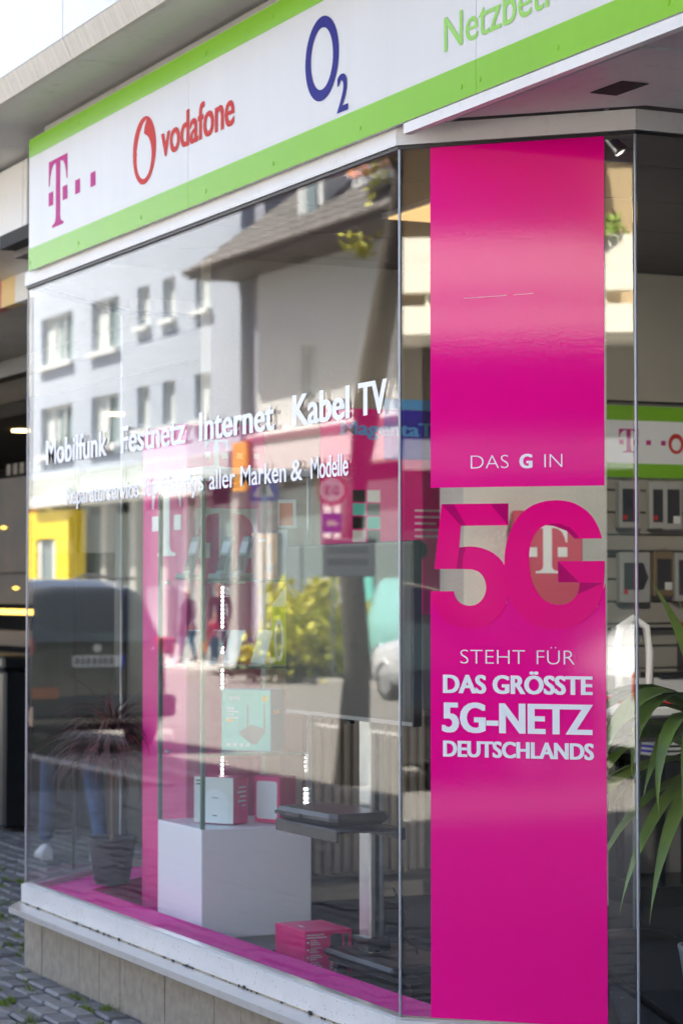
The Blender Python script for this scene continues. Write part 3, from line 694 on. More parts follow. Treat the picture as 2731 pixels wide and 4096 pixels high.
part('print', ring_mb(2.15, 1.50, .024, .028, .013, .016, fX(-2.5955), 0), MCARD, t)
part('stand', MB().tube([(-2.605, 2.14, .2), (-2.605, 2.14, 1.4)], .01, 8), ALU, t)
part('foot', MB().lathe([(.0001, .012), (.10, .010), (.11, 0)], (-2.605, 2.14, .2), 20), ALU, t)

# slat wall, inner sign, packages
sl = thing('slat_wall', 'beige slat wall with hooks for phone accessories', 'display wall', (-3.3, 3.5, .2))
for k in range(17): box('slat', WALLI, sl, -3.24, -3.2, 2.51, 5.9, .42 + k * .104, .42 + k * .104 + .096, .003)
box('backing', CEIL, sl, -3.58, -3.241, 2.51, 5.9, .2, 3.10)
box('upright', CREAM, sl, -3.238, -3.15, 2.505, 2.60, .2, 2.45, .002)
box('upper_panel', WALLI, sl, -3.24, -3.185, 2.62, 5.9, 2.50, 3.10)
si = thing('inner_sign', 'white and green sign board with network logos above the slat wall', 'sign', (-3.17, 4.2, 2.14))
box('board', PRINT, si, -3.198, -3.17, 2.66, 5.8, 2.137, 2.475, .002)
part('green_band', MB().box(-3.1698, -3.1690, 2.662, 5.8, 2.138, 2.205), LIME, si)
part('green_band', MB().box(-3.1698, -3.1690, 2.662, 5.8, 2.405, 2.474), LIME, si)
f = fX(-3.169)
t_logo(TMAG, si, f, 2.730, 2.835, 2.255, 2.365, .0005, .0015, dots=2)
part('logo', ring_mb(3.045, 2.302, .043, .048, .026, .029, f, .001, dy=-.004), VRED, si)
part('logo', MB().prism([(3.03, 2.33), (3.055, 2.345), (3.05, 2.33)], f, .001, .0012), VRED, si, fix=True)
part('lettering', text_mb('vodafone', f, 3.11, 3.45, 2.28, .045, .012, .003, .001), VRED, si)
pk = [(2.705, 2.82, 2.118, 1.90, 0), (2.872, 2.955, 2.118, 1.90, 1), (2.95, 3.048, 2.12, 1.895, 2), (3.08, 3.20, 2.12, 1.90, 1), (2.708, 2.872, 1.79, 1.555, 3), (2.892, 3.0, 1.795, 1.585, 4), (3.012, 3.13, 1.79, 1.56, 5), (3.16, 3.26, 1.79, 1.57, 1)]
lab = ['clear accessory pack with red corner next to the cream upright', 'row of slim black accessory packs with red corners under the sign', 'black phone case pack with a white price tag under the sign', 'slim black accessory pack far right of the top row', 'white accessory pack with a black arrow shaped insert', 'brown carton pack with a dark phone case window', 'clear phone case pack beside the brown carton pack', 'slim black pack far right of the second row']
BRN = mat('kraft_card', (.20, .14, .075), .6); REDP = mat('red_print', lin(200, 30, 50), .5)
PKW = mat('clear_pack', (.42, .42, .40), .25, coat=.4)
for (y0, y1, z1, z0, k), lb in zip(pk, lab):
    t = thing('hanging_pack', lb, 'pack', (-3.15, (y0 + y1) / 2, z0), 'phone accessory packs on the slat wall')
    box('pack', BRN if k == 4 else PKW, t, -3.165, -3.125, y0, y1, z0, z1, .004)
    part('insert', MB().prism([(y0 + .02, z0 + .06), (y1 - .04, z0 + .06), (y1 - .012, (z0 + z1) / 2), (y1 - .04, z1 - .05), (y0 + .02, z1 - .05)] if k == 3 else [(y0 + .016, z0 + .03), (y1 - .014, z0 + .03), (y1 - .014, z1 - .035), (y0 + .016, z1 - .035)], fX(-3.1245), 0, .001), INK, t, fix=True)
    if k in (0, 1, 3): part('red_corner', MB().box(-3.1232, -3.1226, y0 + .018, y0 + .04, z0 + .04, z0 + .062), REDP, t)
    if k in (2, 4): part('price_tag', MB().box(-3.1232, -3.1224, y1 - .05, y1 - .012, z0 + .03, z0 + .065), CARD, t)
    part('hook', MB().tube([(-3.2, (y0 + y1) / 2, z1 + .008), (-3.10, (y0 + y1) / 2, z1 + .010)], .003, 6), ALU, t)
rs = thing('wall_rail', 'dark steel shelf rails across the slat wall', 'rail', (-3.18, 3.2, 1.2))
for z in (1.80, 1.44, 1.085): box('rail', BLK, rs, -3.199, -3.14, 2.61, 5.0, z - .012, z, .002)
t = thing('boxed_product', 'black product carton with a red top on the rail shelf', 'box', (-3.10, 3.12, 1.245))
box('carton', INK, t, -3.135, -3.03, 3.02, 3.20, 1.235, 1.44, .003)
box('red_top', REDP, t, -3.136, -3.029, 3.019, 3.201, 1.441, 1.462, .003)
part('label', MB().box(-3.0298, -3.029, 3.04, 3.13, 1.25, 1.34), GREYP, t)
box('shelf', BLK, t, -3.199, -3.02, 2.86, 3.6, 1.205, 1.232, .002)
t = thing('brochure_counter', 'pale counter front with a slanted white board and dark steel legs', 'counter', (-2.8, 3.1, .2))
T = RT(-3.0, 3.25, 1.12, 0, R(-30))
part('slanted_board', at(T)(MB().bev(-.01, .01, -.62, .6, -.10, .10, .003)), CARD, t, fix=True)
box('worktop', BLK, t, -3.19, -2.72, 2.62, 4.2, .845, .875, .003)
for (x, y) in ((-2.76, 2.66), (-2.76, 2.79), (-3.1, 2.66)): box('leg', BLK, t, x, x + .03, y, y + .03, .2, .844)
box('back_board', mat('dim_panel', (.20, .19, .18), .6), t, -3.17, -3.13, 2.62, 4.2, .30, .84)
box('plinth', BLK, t, -3.19, -2.70, 2.60, 4.2, .2, .295, .004)
for k, (c_, lb) in enumerate(((BV, 'stack of violet brochures at the counter end'), (INK, 'stack of dark brochures on the counter'), (REDP, 'stack of red brochures on the counter'), (CARD, 'stack of pale brochures on the counter'))):
    t = thing('brochure_stack', lb, 'brochures', (-2.8, 2.68 + k * .075, .876), 'brochure stacks on the counter')
    for j in range(5): box('brochure', c_ if j % 2 else CARD, t, -2.86 + .002 * j, -2.75 + .003 * (j % 2), 2.645 + k * .075, 2.712 + k * .075, .876 + j * .011, .8865 + j * .011)
t = thing('tower_carton', 'tall dark red carton standing on the counter', 'box', (-2.8, 3.08, .876))
box('carton', mat('dark_red_card', lin(120, 36, 30), .5), t, -2.86, -2.74, 3.02, 3.14, .876, 1.06, .003)
part('top_print', MB().box(-2.7398, -2.739, 3.024, 3.136, 1.03, 1.055), CARD, t)
# curved white chair
CHW = mat('white_chair_shell', (.75, .75, .72), .3, coat=.3)
ch = thing('chair', 'white tube framed chair with a red seat pad between film and post', 'chair', (-2.0, 2.10, .2)); SH = at(Matrix.Translation((0, -.155, 0)))
part('back_frame', SH(MB().tube([(-2.05, 2.19, 1.16), (-2.06, 2.18, 1.36), (-2.06, 2.20, 1.46), (-2.06, 2.26, 1.495), (-2.06, 2.32, 1.46), (-2.06, 2.34, 1.36), (-2.05, 2.33, 1.16)], .018, 8)), CHW, ch)
part('seat', SH(MB().bev(-2.24, -1.84, 2.17, 2.36, 1.10, 1.145, .01)), CHW, ch, fix=True)
part('seat_pad', SH(MB().bev(-2.23, -1.85, 2.18, 2.35, 1.147, 1.175, .008)), REDP, ch, fix=True)
part('column', SH(MB().tube([(-2.04, 2.26, .23), (-2.04, 2.26, 1.10)], .016, 10)), GREYP, ch)
part('foot', SH(MB().lathe([(.0001, .03), (.15, .012), (.16, 0)], (-2.04, 2.26, .2), 24)), BLK, ch)
# ceiling spot fitting with an added fill light, and hanging banner stand
FILL_W = 36
sp = thing('spotlight_with_fill', 'small tilted chrome spot fitting under the ceiling by the pane edge, fill light added', 'lamp', (.05, .70, 3.1))
part('mount', MB().tube([(.03, .70, 3.104), (.03, .70, 3.04)], .008, 8), ALU, sp)
part('body', MB().tube([(.020, .675, 3.045), (.075, .712, 2.965)], .019, 14), mat('chrome', (.22, .22, .23), .3, metal=.9), sp)
part('rim', MB().tube([(.075, .712, 2.966), (.083, .718, 2.954)], .021, 14), mat('chrome_rim', (.3, .3, .31), .3, metal=.9), sp)
sl_ = bpy.data.lights.new('spotlight_with_fill', 'SPOT'); sl_.energy = FILL_W; sl_.spot_size = R(58); sl_.spot_blend = .8; sl_.shadow_soft_size = .03; sl_.color = (1, .93, .82)  # fill light added in the fitting to brighten the pillar
so_ = bpy.data.objects.new('spotlight_with_fill', sl_); col.objects.link(so_); so_.location = (.087, .721, 2.948)
so_.rotation_euler = (Vector((.087, .721, 2.948)) - Vector((-2.9, 2.4, 1.75))).to_track_quat('Z', 'Y').to_euler()
tp = thing('tripod', 'black tripod foot leaning behind the magenta film', 'tripod', (-.3, .95, .2))
for a, b_ in (((.20, .55, .50), (-.33, .95, .203)), ((.20, .55, .50), (.12, 1.0, .203)), ((.20, .55, .50), (.08, .42, .203))):
    part('leg', MB().tube([a, b_], .014, 8), BLK, tp)
part('column', MB().tube([(.20, .55, .50), (.20, .55, 1.15)], .016, 8), BLK, tp)

# ------------------------------------------------------------------ plants in the shop
LEAF = mat('yucca_leaf', (.20, .30, .045), .38, noise=(7, .30), stretch=(1, 1, .25), stain=(14, (.12, .15, .03), .5))
def strap(base, az, L, w_, rise, droop, twist=0, n=9):
    """a long strap leaf that rises and bends over, with a folded midrib"""
    vs = []; fs = []; p = Vector(base); el = rise; d2 = Vector((math.cos(az), math.sin(az), 0)); side = Vector((-math.sin(az), math.cos(az), 0))
    for i in range(n + 1):
        t_ = i / n; ww = w_ * (math.sin(math.pi * min(1, .12 + t_ * .88)) ** .7) * (1 if t_ < .35 else (1 - ((t_ - .35) / .65) ** 1.7))
        s2 = (side + Vector((0, 0, math.sin(twist * t_)))).normalized(); up = Vector((-d2.x * math.sin(el), -d2.y * math.sin(el), math.cos(el)))
        vs += [p - s2 * ww + up * ww * .30, p - up * ww * .05, p + s2 * ww + up * ww * .30]
        p = p + (d2 * math.cos(el) + Vector((0, 0, 1)) * math.sin(el)) * (L / n); el -= droop / n
    for i in range(n):
        a = i * 3; fs += [(a, a + 1, a + 4, a + 3), (a + 1, a + 2, a + 5, a + 4)]
    return MB().add(vs, fs, 0, True)
yc = thing('yucca', 'tall yucca with long arching green leaves inside the right hand pane', 'plant', (-.32, 1.28, .2))
part('pot', MB().lathe([(.0001, 0), (.10, 0), (.135, .22), (.14, .24), (.125, .24), (.12, .2), (.0001, .2)], (-.32, 1.34, .2), 24), GREYP, yc)
part('trunk', MB().tube([(-.32, 1.34, .38), (-.31, 1.33, .75), (-.30, 1.32, 1.06)], [.04, .035, .03], 10), mat('yucca_bark', (.16, .12, .07), .9, bump=(30, .8, .02)), yc)
rl = random.Random(21)
lv = [(-1.62, .62, .030, 1.15, 2.9), (-1.90, .62, .026, .55, 1.5), (-2.2, .55, .024, .85, 2.3), (-1.35, .60, .028, .95, 2.6), (-1.75, .66, .030, 1.1, 3.1), (-2.6, .5, .024, .8, 2.2),
      (-1.2, .56, .028, 1.2, 3.2), (-1.5, .50, .022, .35, 1.2), (-.8, .58, .028, 1.0, 2.8), (-1.05, .46, .026, .6, 1.9), (-1.55, .45, .030, 1.3, .35), (-1.85, .42, .026, 1.42, .25), (-1.25, .5, .03, 1.25, .5), (-.4, .5, .026, .8, 2.4), (0, .55, .026, .9, 2.5), (.8, .55, .026, .9, 2.2), (1.6, .55, .028, .8, 2.2), (2.6, .55, .026, .9, 2.3), (-2.9, .55, .026, 1.2, 2.6), (-1.7, .50, .020, -.2, 1.2), (-1.4, .52, .022, -.45, .9), (-1.95, .46, .020, -.1, 1.35), (-1.15, .54, .022, -.5, .9), (-2.3, .45, .02, -.3, 1.0), (-1.55, .62, .030, .9, 2.6), (-1.3, .66, .03, 1.1, 3.0), (-1.7, .60, .026, .15, 1.7), (-2.05, .55, .026, 1.25, 3.2), (-1.0, .6, .03, 1.2, 3.3), (-1.62, .48, .026, 1.5, .15), (-1.45, .64, .026, .5, 2.3)]
for a, L, w_, rise, dr in lv:
    part('leaf', strap((-.30 + rl.uniform(-.01, .01), 1.32 + rl.uniform(-.01, .01), 1.06 + rl.uniform(-.06, .04)), a, L * 1.32, w_ * 1.45, rise, dr, rl.uniform(-.5, .5), 11), LEAF, yc)
dp = thing('grass_palm', 'thin leaved reddish palm in a dark grey pot on the window ledge', 'plant', (-3.60, .42, .33))
part('pot', MB().lathe([(.0001, 0), (.070, 0), (.078, .01), (.104, .19), (.106, .203), (.096, .203), (.092, .175), (.0001, .17)], (-3.60, .40, .33), 28), mat('dark_grey_pot', (.024, .024, .030), .6, noise=(12, .2), stretch=(1, 1, 6)), dp)
part('stem', MB().tube([(-3.60, .40, .50), (-3.605, .40, .72), (-3.60, .405, .96)], [.009, .007, .006], 8), mat('palm_stem', (.22, .15, .08), .8), dp)
q = MB()
for k in range(320):
    a = rl.uniform(0, 6.28); z_ = .80 + .17 * rl.random(); rise = rl.uniform(.5, 1.5); L = rl.uniform(.28, .50)
    mb_ = strap((-3.60, .403, z_), a, L, .0052, rise, rl.uniform(1.7, 3.3), 0, 7); q.add(mb_.v, mb_.f, 0, True)
tag(part('foliage', q, mat('red_palm_leaf', (.16, .062, .056), .5, noise=(9, .4)), dp), kind='stuff')

# ------------------------------------------------------------------ neighbouring shop beyond the left corner
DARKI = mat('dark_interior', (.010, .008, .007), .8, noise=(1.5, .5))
WARM = mat('warm_lamp', (.9, .6, .2), .5, emit=((1, .72, .32), 1.5)); AMB = mat('amber_strip', (.9, .6, .1), .5, emit=((1, .62, .10), .35))
nb = thing('neighbour_shop', 'dim neighbouring shop with amber lights set back under the overhang', 'shop', (-9, 2.2, 0))
box('fascia', WALLP, nb, -6.2, -4.23, .18, .24, 3.252, 3.598, .004)
box('fascia', WALLP, nb, -4.222, -4.168, .18, .24, 3.252, 3.598, .004)
box('soffit', SOFFIT, nb, -14, -4.17, .245, 2.2, 3.255, 3.60)
for x0, x1, m_ in ((-7.4, -5.86, REDP), (-5.86, -5.62, ORNG), (-5.62, -5.2, PKW)): box('blind_box', mat('faded_red', lin(205, 105, 100), .6) if m_ is REDP else (mat('faded_yellow', lin(230, 200, 140), .6) if m_ is ORNG else CARD), nb, x0 + .002, x1 - .002, .58, .64, 3.11, 3.254)
box('beam', BLK, nb, -16, -5.2, 1.50, 1.62, 3.02, 3.125)
box('ceiling', SOFFIT, nb, -14, -5.0, 1.63, 2.3, 3.06, 3.10)
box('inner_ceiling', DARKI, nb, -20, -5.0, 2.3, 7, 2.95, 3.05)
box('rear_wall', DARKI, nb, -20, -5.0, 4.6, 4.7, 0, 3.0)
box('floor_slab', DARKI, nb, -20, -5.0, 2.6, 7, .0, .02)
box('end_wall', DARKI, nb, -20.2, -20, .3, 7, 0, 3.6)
for (x, y, z) in ((-10.55, 2.9, 2.935), (-12.6, 2.82, 2.935), (-9.0, 3.6, 2.935)):
    part('downlight', MB().lathe([(.0001, 0), (.07, 0), (.075, .012)], (x, y, z), 16), WARM, nb)
box('poster', mat('dark_orange_poster', (.022, .010, .004), .6, noise=(4, .8)), nb, -11.2, -9.2, 2.12, 2.15, 1.75, 2.45)
box('poster', mat('dark_brown_poster', (.010, .006, .004), .6, noise=(5, .9)), nb, -11.2, -9.2, 2.12, 2.15, 1.52, 1.74)
for (x, y, z) in ((-10.4, 2.0, 2.06), (-10.9, 2.0, 1.72), (-10.1, 2.0, 1.62)): part('small_lamp', MB().lathe([(.0001, .03), (.03, .015), (.0001, 0)], (x, y, z), 10), AMB, nb)
q = MB()
for k in range(7): q.box(-10.7 + k * .16, -10.6 + k * .16, 2.112, 2.119, 2.47, 2.55)
part('dark_lettering', q, WARM and mat('dull_letters', (.10, .08, .06), .6), nb)
box('poster', mat('red_poster', lin(40, 12, 8), .6, noise=(6, .6)), nb, -10.2, -9.2, 2.10, 2.119, 1.98, 2.12)
box('light_strip', AMB, nb, -14, -9.05, 1.90, 1.93, 1.448, 1.487)
box('counter_shelf', mat('brown_shelf', (.06, .035, .012), .6), nb, -14, -8.8, 2.0, 2.1, 1.22, 1.33)
GRN = mat('dark_green_door', (.006, .011, .009), .45, noise=(2, .3))
for k in range(3): box('door_leaf', GRN, nb, -9.0 + k * .92, -8.1 + k * .92, 2.10, 2.15, .03, 2.4, .006)
for k in range(3): box('door_frame', DARKI, nb, -9.07 + k * .92, -9.005 + k * .92, 2.08, 2.16, .03, 2.45)
box('side_panel', GRN, nb, -6.2, -4.6, 2.60, 2.66, .03, 2.45, .006)
wb = thing('waste_container', 'black container beside the neighbouring shop entrance', 'container', (-9.6, 1.75, 0))
box('body', BLK, wb, -12.5, -9.15, 1.62, 2.0, .02, 1.08, .02)
box('lid', BLK, wb, -12.5, -9.12, 1.60, 2.02, 1.085, 1.18, .02)

ws = thing('glass_screen', 'dark green tinted glass wind screen on a black post beyond the left corner', 'wind screen', (-6.1, 1.08, 0))
TG = mat('green_tinted_panel', (.013, .024, .021), .3, noise=(3, .25))
def fS(u, v, t): return (-6.21 + .415 * u + .91 * t, .88 + .91 * u - .415 * t, v)
for a, b_ in ((.0, .215), (.232, .44)): part('panel', MB().prism([(a, .73), (b_, .73), (b_, 1.82), (a, 1.82)], fS, -.006, .006), TG, ws, fix=True)
part('post', MB().prism([(.2155, .02), (.2315, .02), (.2315, 1.86), (.2155, 1.86)], fS, -.012, .012), BLK, ws, fix=True)
part('foot', MB().prism([(.06, 0), (.39, 0), (.39, .02), (.06, .02)], fS, -.16, .16), BLK, ws, fix=True)

# ------------------------------------------------------------------ people
SKIN = mat('skin', (.45, .27, .20), .55, noise=(20, .05)); HAIRD = mat('dark_hair', (.025, .018, .014), .5, bump=(80, .6, .01)); HAIRB = mat('fair_hair', (.25, .16, .08), .5, bump=(80, .6, .01))
EYE = mat('eye', (.02, .015, .012), .2); LIP = mat('lip', (.34, .13, .11), .45); SHOEW = mat('white_shoe', (.72, .70, .70), .5); SHOED = mat('dark_shoe', (.03, .03, .03), .5)
def person(label, loc, rz, top, bottom, hair, shoe, h=1.75, stride=.0, coat=None, bag=None):
    k = h / 1.75
    t = thing('person', label, 'person', loc); t.rotation_euler = (0, 0, 0)
    J = {'pel': (0, 0, .95), 'bel': (0, 0, 1.08), 'che': (.01, 0, 1.28), 'col': (0, 0, 1.43), 'nek': (.01, 0, 1.51), 'hd0': (.02, 0, 1.585), 'hd1': (.03, 0, 1.67), 'hd2': (.02, 0, 1.73)}
    rad = {'pel': (.145, .11), 'bel': (.13, .10), 'che': (.155, .115), 'col': (.11, .085), 'nek': (.052, .052), 'hd0': (.072, .07), 'hd1': (.088, .078), 'hd2': (.06, .055)}
    E = [('pel', 'bel'), ('bel', 'che'), ('che', 'col'), ('col', 'nek'), ('nek', 'hd0'), ('hd0', 'hd1'), ('hd1', 'hd2')]
    hands = []
    for s, y in (('l', 1), ('r', -1)):
        ph = stride * y
        J['sh' + s] = (0, .175 * y, 1.40); J['el' + s] = (-.10 * ph - .02, .225 * y, 1.13); J['wr' + s] = (-.24 * ph + .06, .235 * y, .90)
        rad['sh' + s] = (.062, .062); rad['el' + s] = (.046, .046); rad['wr' + s] = (.034, .034)
        J['hp' + s] = (0, .09 * y, .90); J['kn' + s] = (.22 * ph + .02, .095 * y, .50); J['an' + s] = (.42 * ph if ph > 0 else .56 * ph, .095 * y, .10 + (.05 if ph < 0 else 0))
        rad['hp' + s] = (.088, .088); rad['kn' + s] = (.060, .060); rad['an' + s] = (.042, .042)
        E += [('col', 'sh' + s), ('sh' + s, 'el' + s), ('el' + s, 'wr' + s), ('pel', 'hp' + s), ('hp' + s, 'kn' + s), ('kn' + s, 'an' + s)]
        hands.append((Vector(J['wr' + s]), y))
    names = list(J); me = bpy.data.meshes.new('body'); me.from_pydata([J[n] for n in names], [(names.index(a), names.index(b_)) for a, b_ in E], [])
    o = bpy.data.objects.new('body', me); col.objects.link(o)
    mo = o.modifiers.new('s', 'SKIN'); mo.use_smooth_shade = True
    for i, n in enumerate(names): me.skin_vertices[0].data[i].radius = rad[n]; me.skin_vertices[0].data[i].use_root = (n == 'pel')
    sb = o.modifiers.new('u', 'SUBSURF'); sb.levels = 2; sb.render_levels = 2
    dg = bpy.context.evaluated_depsgraph_get(); m2 = bpy.data.meshes.new_from_object(o.evaluated_get(dg)); bpy.data.objects.remove(o)
    q = MB()
    for p in m2.polygons:
        c = p.center; z = c.z; arm = abs(c.y) > .165 and z < 1.36
        mi = 0 if (z > (1.535 if coat else 1.46) or (arm and z < .92 and abs(c.y) > .19)) else (1 if (z > .96 or (arm and abs(c.y) > .19)) else 2)
        q.sm.append(True); q.m.append(mi); q.f.append(tuple(p.vertices))
    q.v = [tuple(v.co) for v in m2.vertices]
    for wpt, y in hands:   # palm and five curled fingers
        q.tube([wpt + Vector((0, 0, .02)), wpt + Vector((.005, 0, -.05)), wpt + Vector((.01, 0, -.09))], [.026, .036, .032], 8, 0)
        for f_ in range(4):
            b_ = wpt + Vector((-.022 + f_ * .017, 0, -.085)); L = (.055, .07, .075, .066)[f_]
            q.tube([b_, b_ + Vector((.006, -.006 * y, -L * .45)), b_ + Vector((.014, -.022 * y, -L * .8)), b_ + Vector((.014, -.036 * y, -L * .92))], [.009, .0085, .008, .006], 6, 0)
        b_ = wpt + Vector((.03, 0, -.04)); q.tube([b_, b_ + Vector((.022, -.008 * y, -.03)), b_ + Vector((.024, -.016 * y, -.055))], [.011, .010, .008], 6, 0)
    S = Matrix.Rotation(rz, 4, 'Z') @ Matrix.Scale(k, 4); T = Matrix.Translation(loc) @ S; A = at(T)
    q.v = [tuple(T @ Vector(v)) for v in q.v]
    part('body', q, [SKIN, top, bottom], t)
    fa = MB()
    for y in (-1, 1): fa.lathe([(.0001, -.008), (.008, 0), (.0001, .008)], (.105, .03 * y, 1.655), 8)
    part('eye', A(fa), EYE, t)
    part('nose', A(MB().tube([(.108, 0, 1.66), (.125, 0, 1.63), (.108, 0, 1.622)], [.007, .014, .010], 6)), SKIN, t)
    part('mouth', A(MB().bev(.098, .108, -.022, .022, 1.588, 1.598, .003)), LIP, t, fix=True)
    for y in (-1, 1): part('ear', A(MB().bev(.005, .03, .078 * y - .008, .078 * y + .008, 1.625, 1.675, .005)), SKIN, t, fix=True)
    hm = MB().lathe([(.0001, .115), (.05, .105), (.085, .065), (.098, .01), (.096, -.05), (.085, -.10)], (.0, 0, 1.665), 18); hm.v = [(v[0] - .012 if v[0] < .05 else min(v[0], .085) - .012, v[1] * .93, v[2] if v[0] < .03 else max(v[2], 1.70)) for v in hm.v]
    part('hair', A(hm), hair, t)
    for s in 'lr':
        a = J['an' + s]; sm = MB(); zz = a[2] - .10
        for i, (x, w_, h_) in enumerate(((-.075, .032, .075), (-.03, .040, .095), (.05, .042, .075), (.12, .045, .052), (.175, .036, .038), (.20, .018, .022))):
            for (yy, z2) in ((-w_, 0), (w_, 0), (w_ * .95, h_ * .6), (w_ * .5, h_), (-w_ * .5, h_), (-w_ * .95, h_ * .6)): sm.v.append((a[0] + x, a[1] + yy, zz + z2))
        for i in range(5):
            for j in range(6): sm.f.append((i * 6 + j, i * 6 + (j + 1) % 6, (i + 1) * 6 + (j + 1) % 6, (i + 1) * 6 + j)); sm.m.append(0); sm.sm.append(True)
        for g in ((0, 1, 2, 3, 4, 5), (30, 31, 32, 33, 34, 35)): sm.f.append(g); sm.m.append(0); sm.sm.append(False)
        part('shoe', A(sm), shoe, t, fix=True)
    if coat: part('coat', A(MB().lathe([(.062, 1.54), (.075, 1.50), (.13, 1.455), (.168, 1.38), (.178, 1.25), (.155, 1.08), (.19, .92), (.23, .62), (.22, .62), (.15, .95)], (0, 0, 0), 20)), coat, t)
    if bag: part('bag', A(MB().bev(-.14, .14, .26, .36, .45, .78, .02)), bag, t, fix=True)
    return t
DENIM = mat('blue_denim', (.028, .075, .19), .8, noise=(14, .3), bump=(60, .4, .006)); NAVYC = mat('navy_cloth', (.02, .028, .05), .85, noise=(9, .3)); GCOAT = mat('dark_green_coat', (.016, .026, .022), .85, noise=(9, .3)); DKC = mat('dark_coat', (.010, .008, .010), .85, noise=(9, .3))
LILAC = mat('pale_lilac_cloth', (.40, .34, .42), .85); REDC = mat('red_cloth', (.42, .03, .05), .8); GREYC = mat('grey_cloth', (.16, .16, .18), .85)
person('person in a long dark coat, blue jeans and white shoes striding past the window corner', (-7.15, 1.42, 0), R(172), GCOAT, DENIM, HAIRD, SHOEW, 1.78, .75, GCOAT)
person('woman in a pale top and dark coat mirrored on the far pavement', (-44.6, -16.9, 0), R(60), LILAC, DENIM, HAIRB, SHOED, 1.70, .3, DKC)
person('tall person in a dark suit mirrored beside a child', (-43.6, -17.3, 0), R(40), DKC, DKC, HAIRD, SHOED, 1.85, .2)
person('child in a red jacket mirrored beside the tall person', (-42.2, -16.6, 0), R(30), REDC, NAVYC, HAIRB, SHOED, 1.15, .3, None, mat('orange_bag', lin(235, 140, 40), .6))
person('person in a navy jacket mirrored behind the yellow shrubs', (-37.3, -16.7, 0), R(-60), NAVYC, GREYC, HAIRB, SHOED, 1.75, .4, None, mat('orange_bag', lin(235, 140, 40), .6))

# ------------------------------------------------------------------ street seen in the glass
ASPH = mat('asphalt', (.17, .162, .15), .85, noise=(6, .15), bump=(90, .4, .004))
CONC = mat('concrete_slabs', (.40, .38, .35), .8, noise=(4, .1))
struct('road', MB().box(-160, 60, -15.5, -4.15, -.5, -.12), ASPH)
struct('ground', MB().box(-400, 400, -400, 300, -.8, -.52), CONC)
struct('far_pavement', MB().box(-160, 60, -40, -15.66, -.5, .0), CONC)
kb = MB(); kb2 = MB()
kerb = tag(bpy.data.objects.new('kerb', None), kind='structure'); col.objects.link(kerb)
kme = MB().bev(-.49, .49, -.075, .075, -.35, .003, .015).build('kerb_stone', CONC, None, True); kmesh = kme.data; bpy.data.objects.remove(kme)
for k in range(70):
    for y in (-4.075, -15.58):
        if y > -5 and k > 45: continue
        o = bpy.data.objects.new('kerb_stone', kmesh); col.objects.link(o); o.parent = kerb; o.location = (-58 + k, y, 0)
for k in range(14): struct('road_marking', MB().box(-70 + k * 8, -67 + k * 8, -9.86, -9.74, -.118, -.116), mat('road_paint', (.7, .7, .68), .7))

RENDER_W = mat('pale_render', (.42, .47, .55), .8, noise=(.4, .04), bump=(30, .2, .01)); RENDER_G = mat('grey_blue_render', (.34, .36, .43), .85, noise=(.5, .05)); RENDER_C = mat('cream_render', (.66, .67, .67), .85, noise=(.5, .05))
WFRM = mat('window_frame_white', (.74, .76, .76), .4); PANE = mat('dark_window_pane', (.20, .27, .28), .12, coat=.2); CURT = mat('curtain', (.55, .60, .60), .8)
TILE = mat('roof_tile', (.125, .118, .112), .8, noise=(3, .25)); WOODD = mat('brown_eave', (.07, .055, .045), .7)
def window(parent, x0, x1, z0, z1, y, mull=1, curtain=True):
    """recessed window facing +Y: reveal frame, pane, mullions, projecting sill"""
    d = .16
    fr = MB()
    for (a, b_, c, e) in ((x0, x1, z1 - .07, z1), (x0, x1, z0, z0 + .07), (x0, x0 + .07, z0 + .07, z1 - .07), (x1 - .07, x1, z0 + .07, z1 - .07)): fr.box(a, b_, y - d, y - d + .06, c, e)
    for k in range(mull): xm = x0 + (x1 - x0) * (k + 1) / (mull + 1); fr.box(xm - .045, xm + .045, y - d, y - d + .055, z0 + .07, z1 - .07)
    wn = part('window', fr, WFRM, parent)
    part('pane', MB().box(x0 + .05, x1 - .05, y - d - .03, y - d - .01, z0 + .05, z1 - .05), PANE, wn)
    if curtain: part('curtain', MB().box(x0 + .09, x0 + .09 + (x1 - x0) * .42, y - d - .009, y - d - .002, z0 + .08, z1 - .08), CURT, wn)
    part('sill', MB().box(x0 - .08, x1 + .08, y - d, y + .14, z0 - .13, z0 - .005), WFRM, wn)
def wall_with_holes(name, m, parent, x0, x1, z0, z1, y, th, holes):
    """wall built of blocks round rectangular openings (x0, x1, z0, z1)"""
    xs = sorted({x0, x1, *[h[0] for h in holes], *[h[1] for h in holes]}); q = MB()
    for a, b_ in zip(xs, xs[1:]):
        cut = sorted([(h[2], h[3]) for h in holes if h[0] <= a + 1e-6 and h[1] >= b_ - 1e-6]); z = z0
        for (c, e) in cut:
            if c > z: q.box(a, b_, y - th, y, z, c)
            z = e
        if z < z1: q.box(a, b_, y - th, y, z, z1)
    return part(name, q, m, parent)
ap = thing('apartment_building', 'pale rendered apartment building with two rows of windows mirrored in the pane', 'building', (-58, -20, 0))
wx = [(-63.8, -61.0, 2), (-58.80, -56.05, 2), (-54.47, -52.32, 1), (-50.92, -50.05, 0), (-49.11, -48.25, 0), (-46.93, -45.95, 0)]
holes = []
for (a, b_, mu) in wx:
    big = b_ - a > 2
    for (z0, z1) in ((8.05 if big else 8.4, 9.42), (5.5 if big else 5.75, 6.86)): holes.append((a, b_, z0, z1))
wall_with_holes('wall', RENDER_W, ap, -72, -44.1, 4.9, 13.2, -18, .35, holes)
for h in holes: window(ap, *h, -18, [m_ for a, b_, m_ in wx if a == h[0]][0])
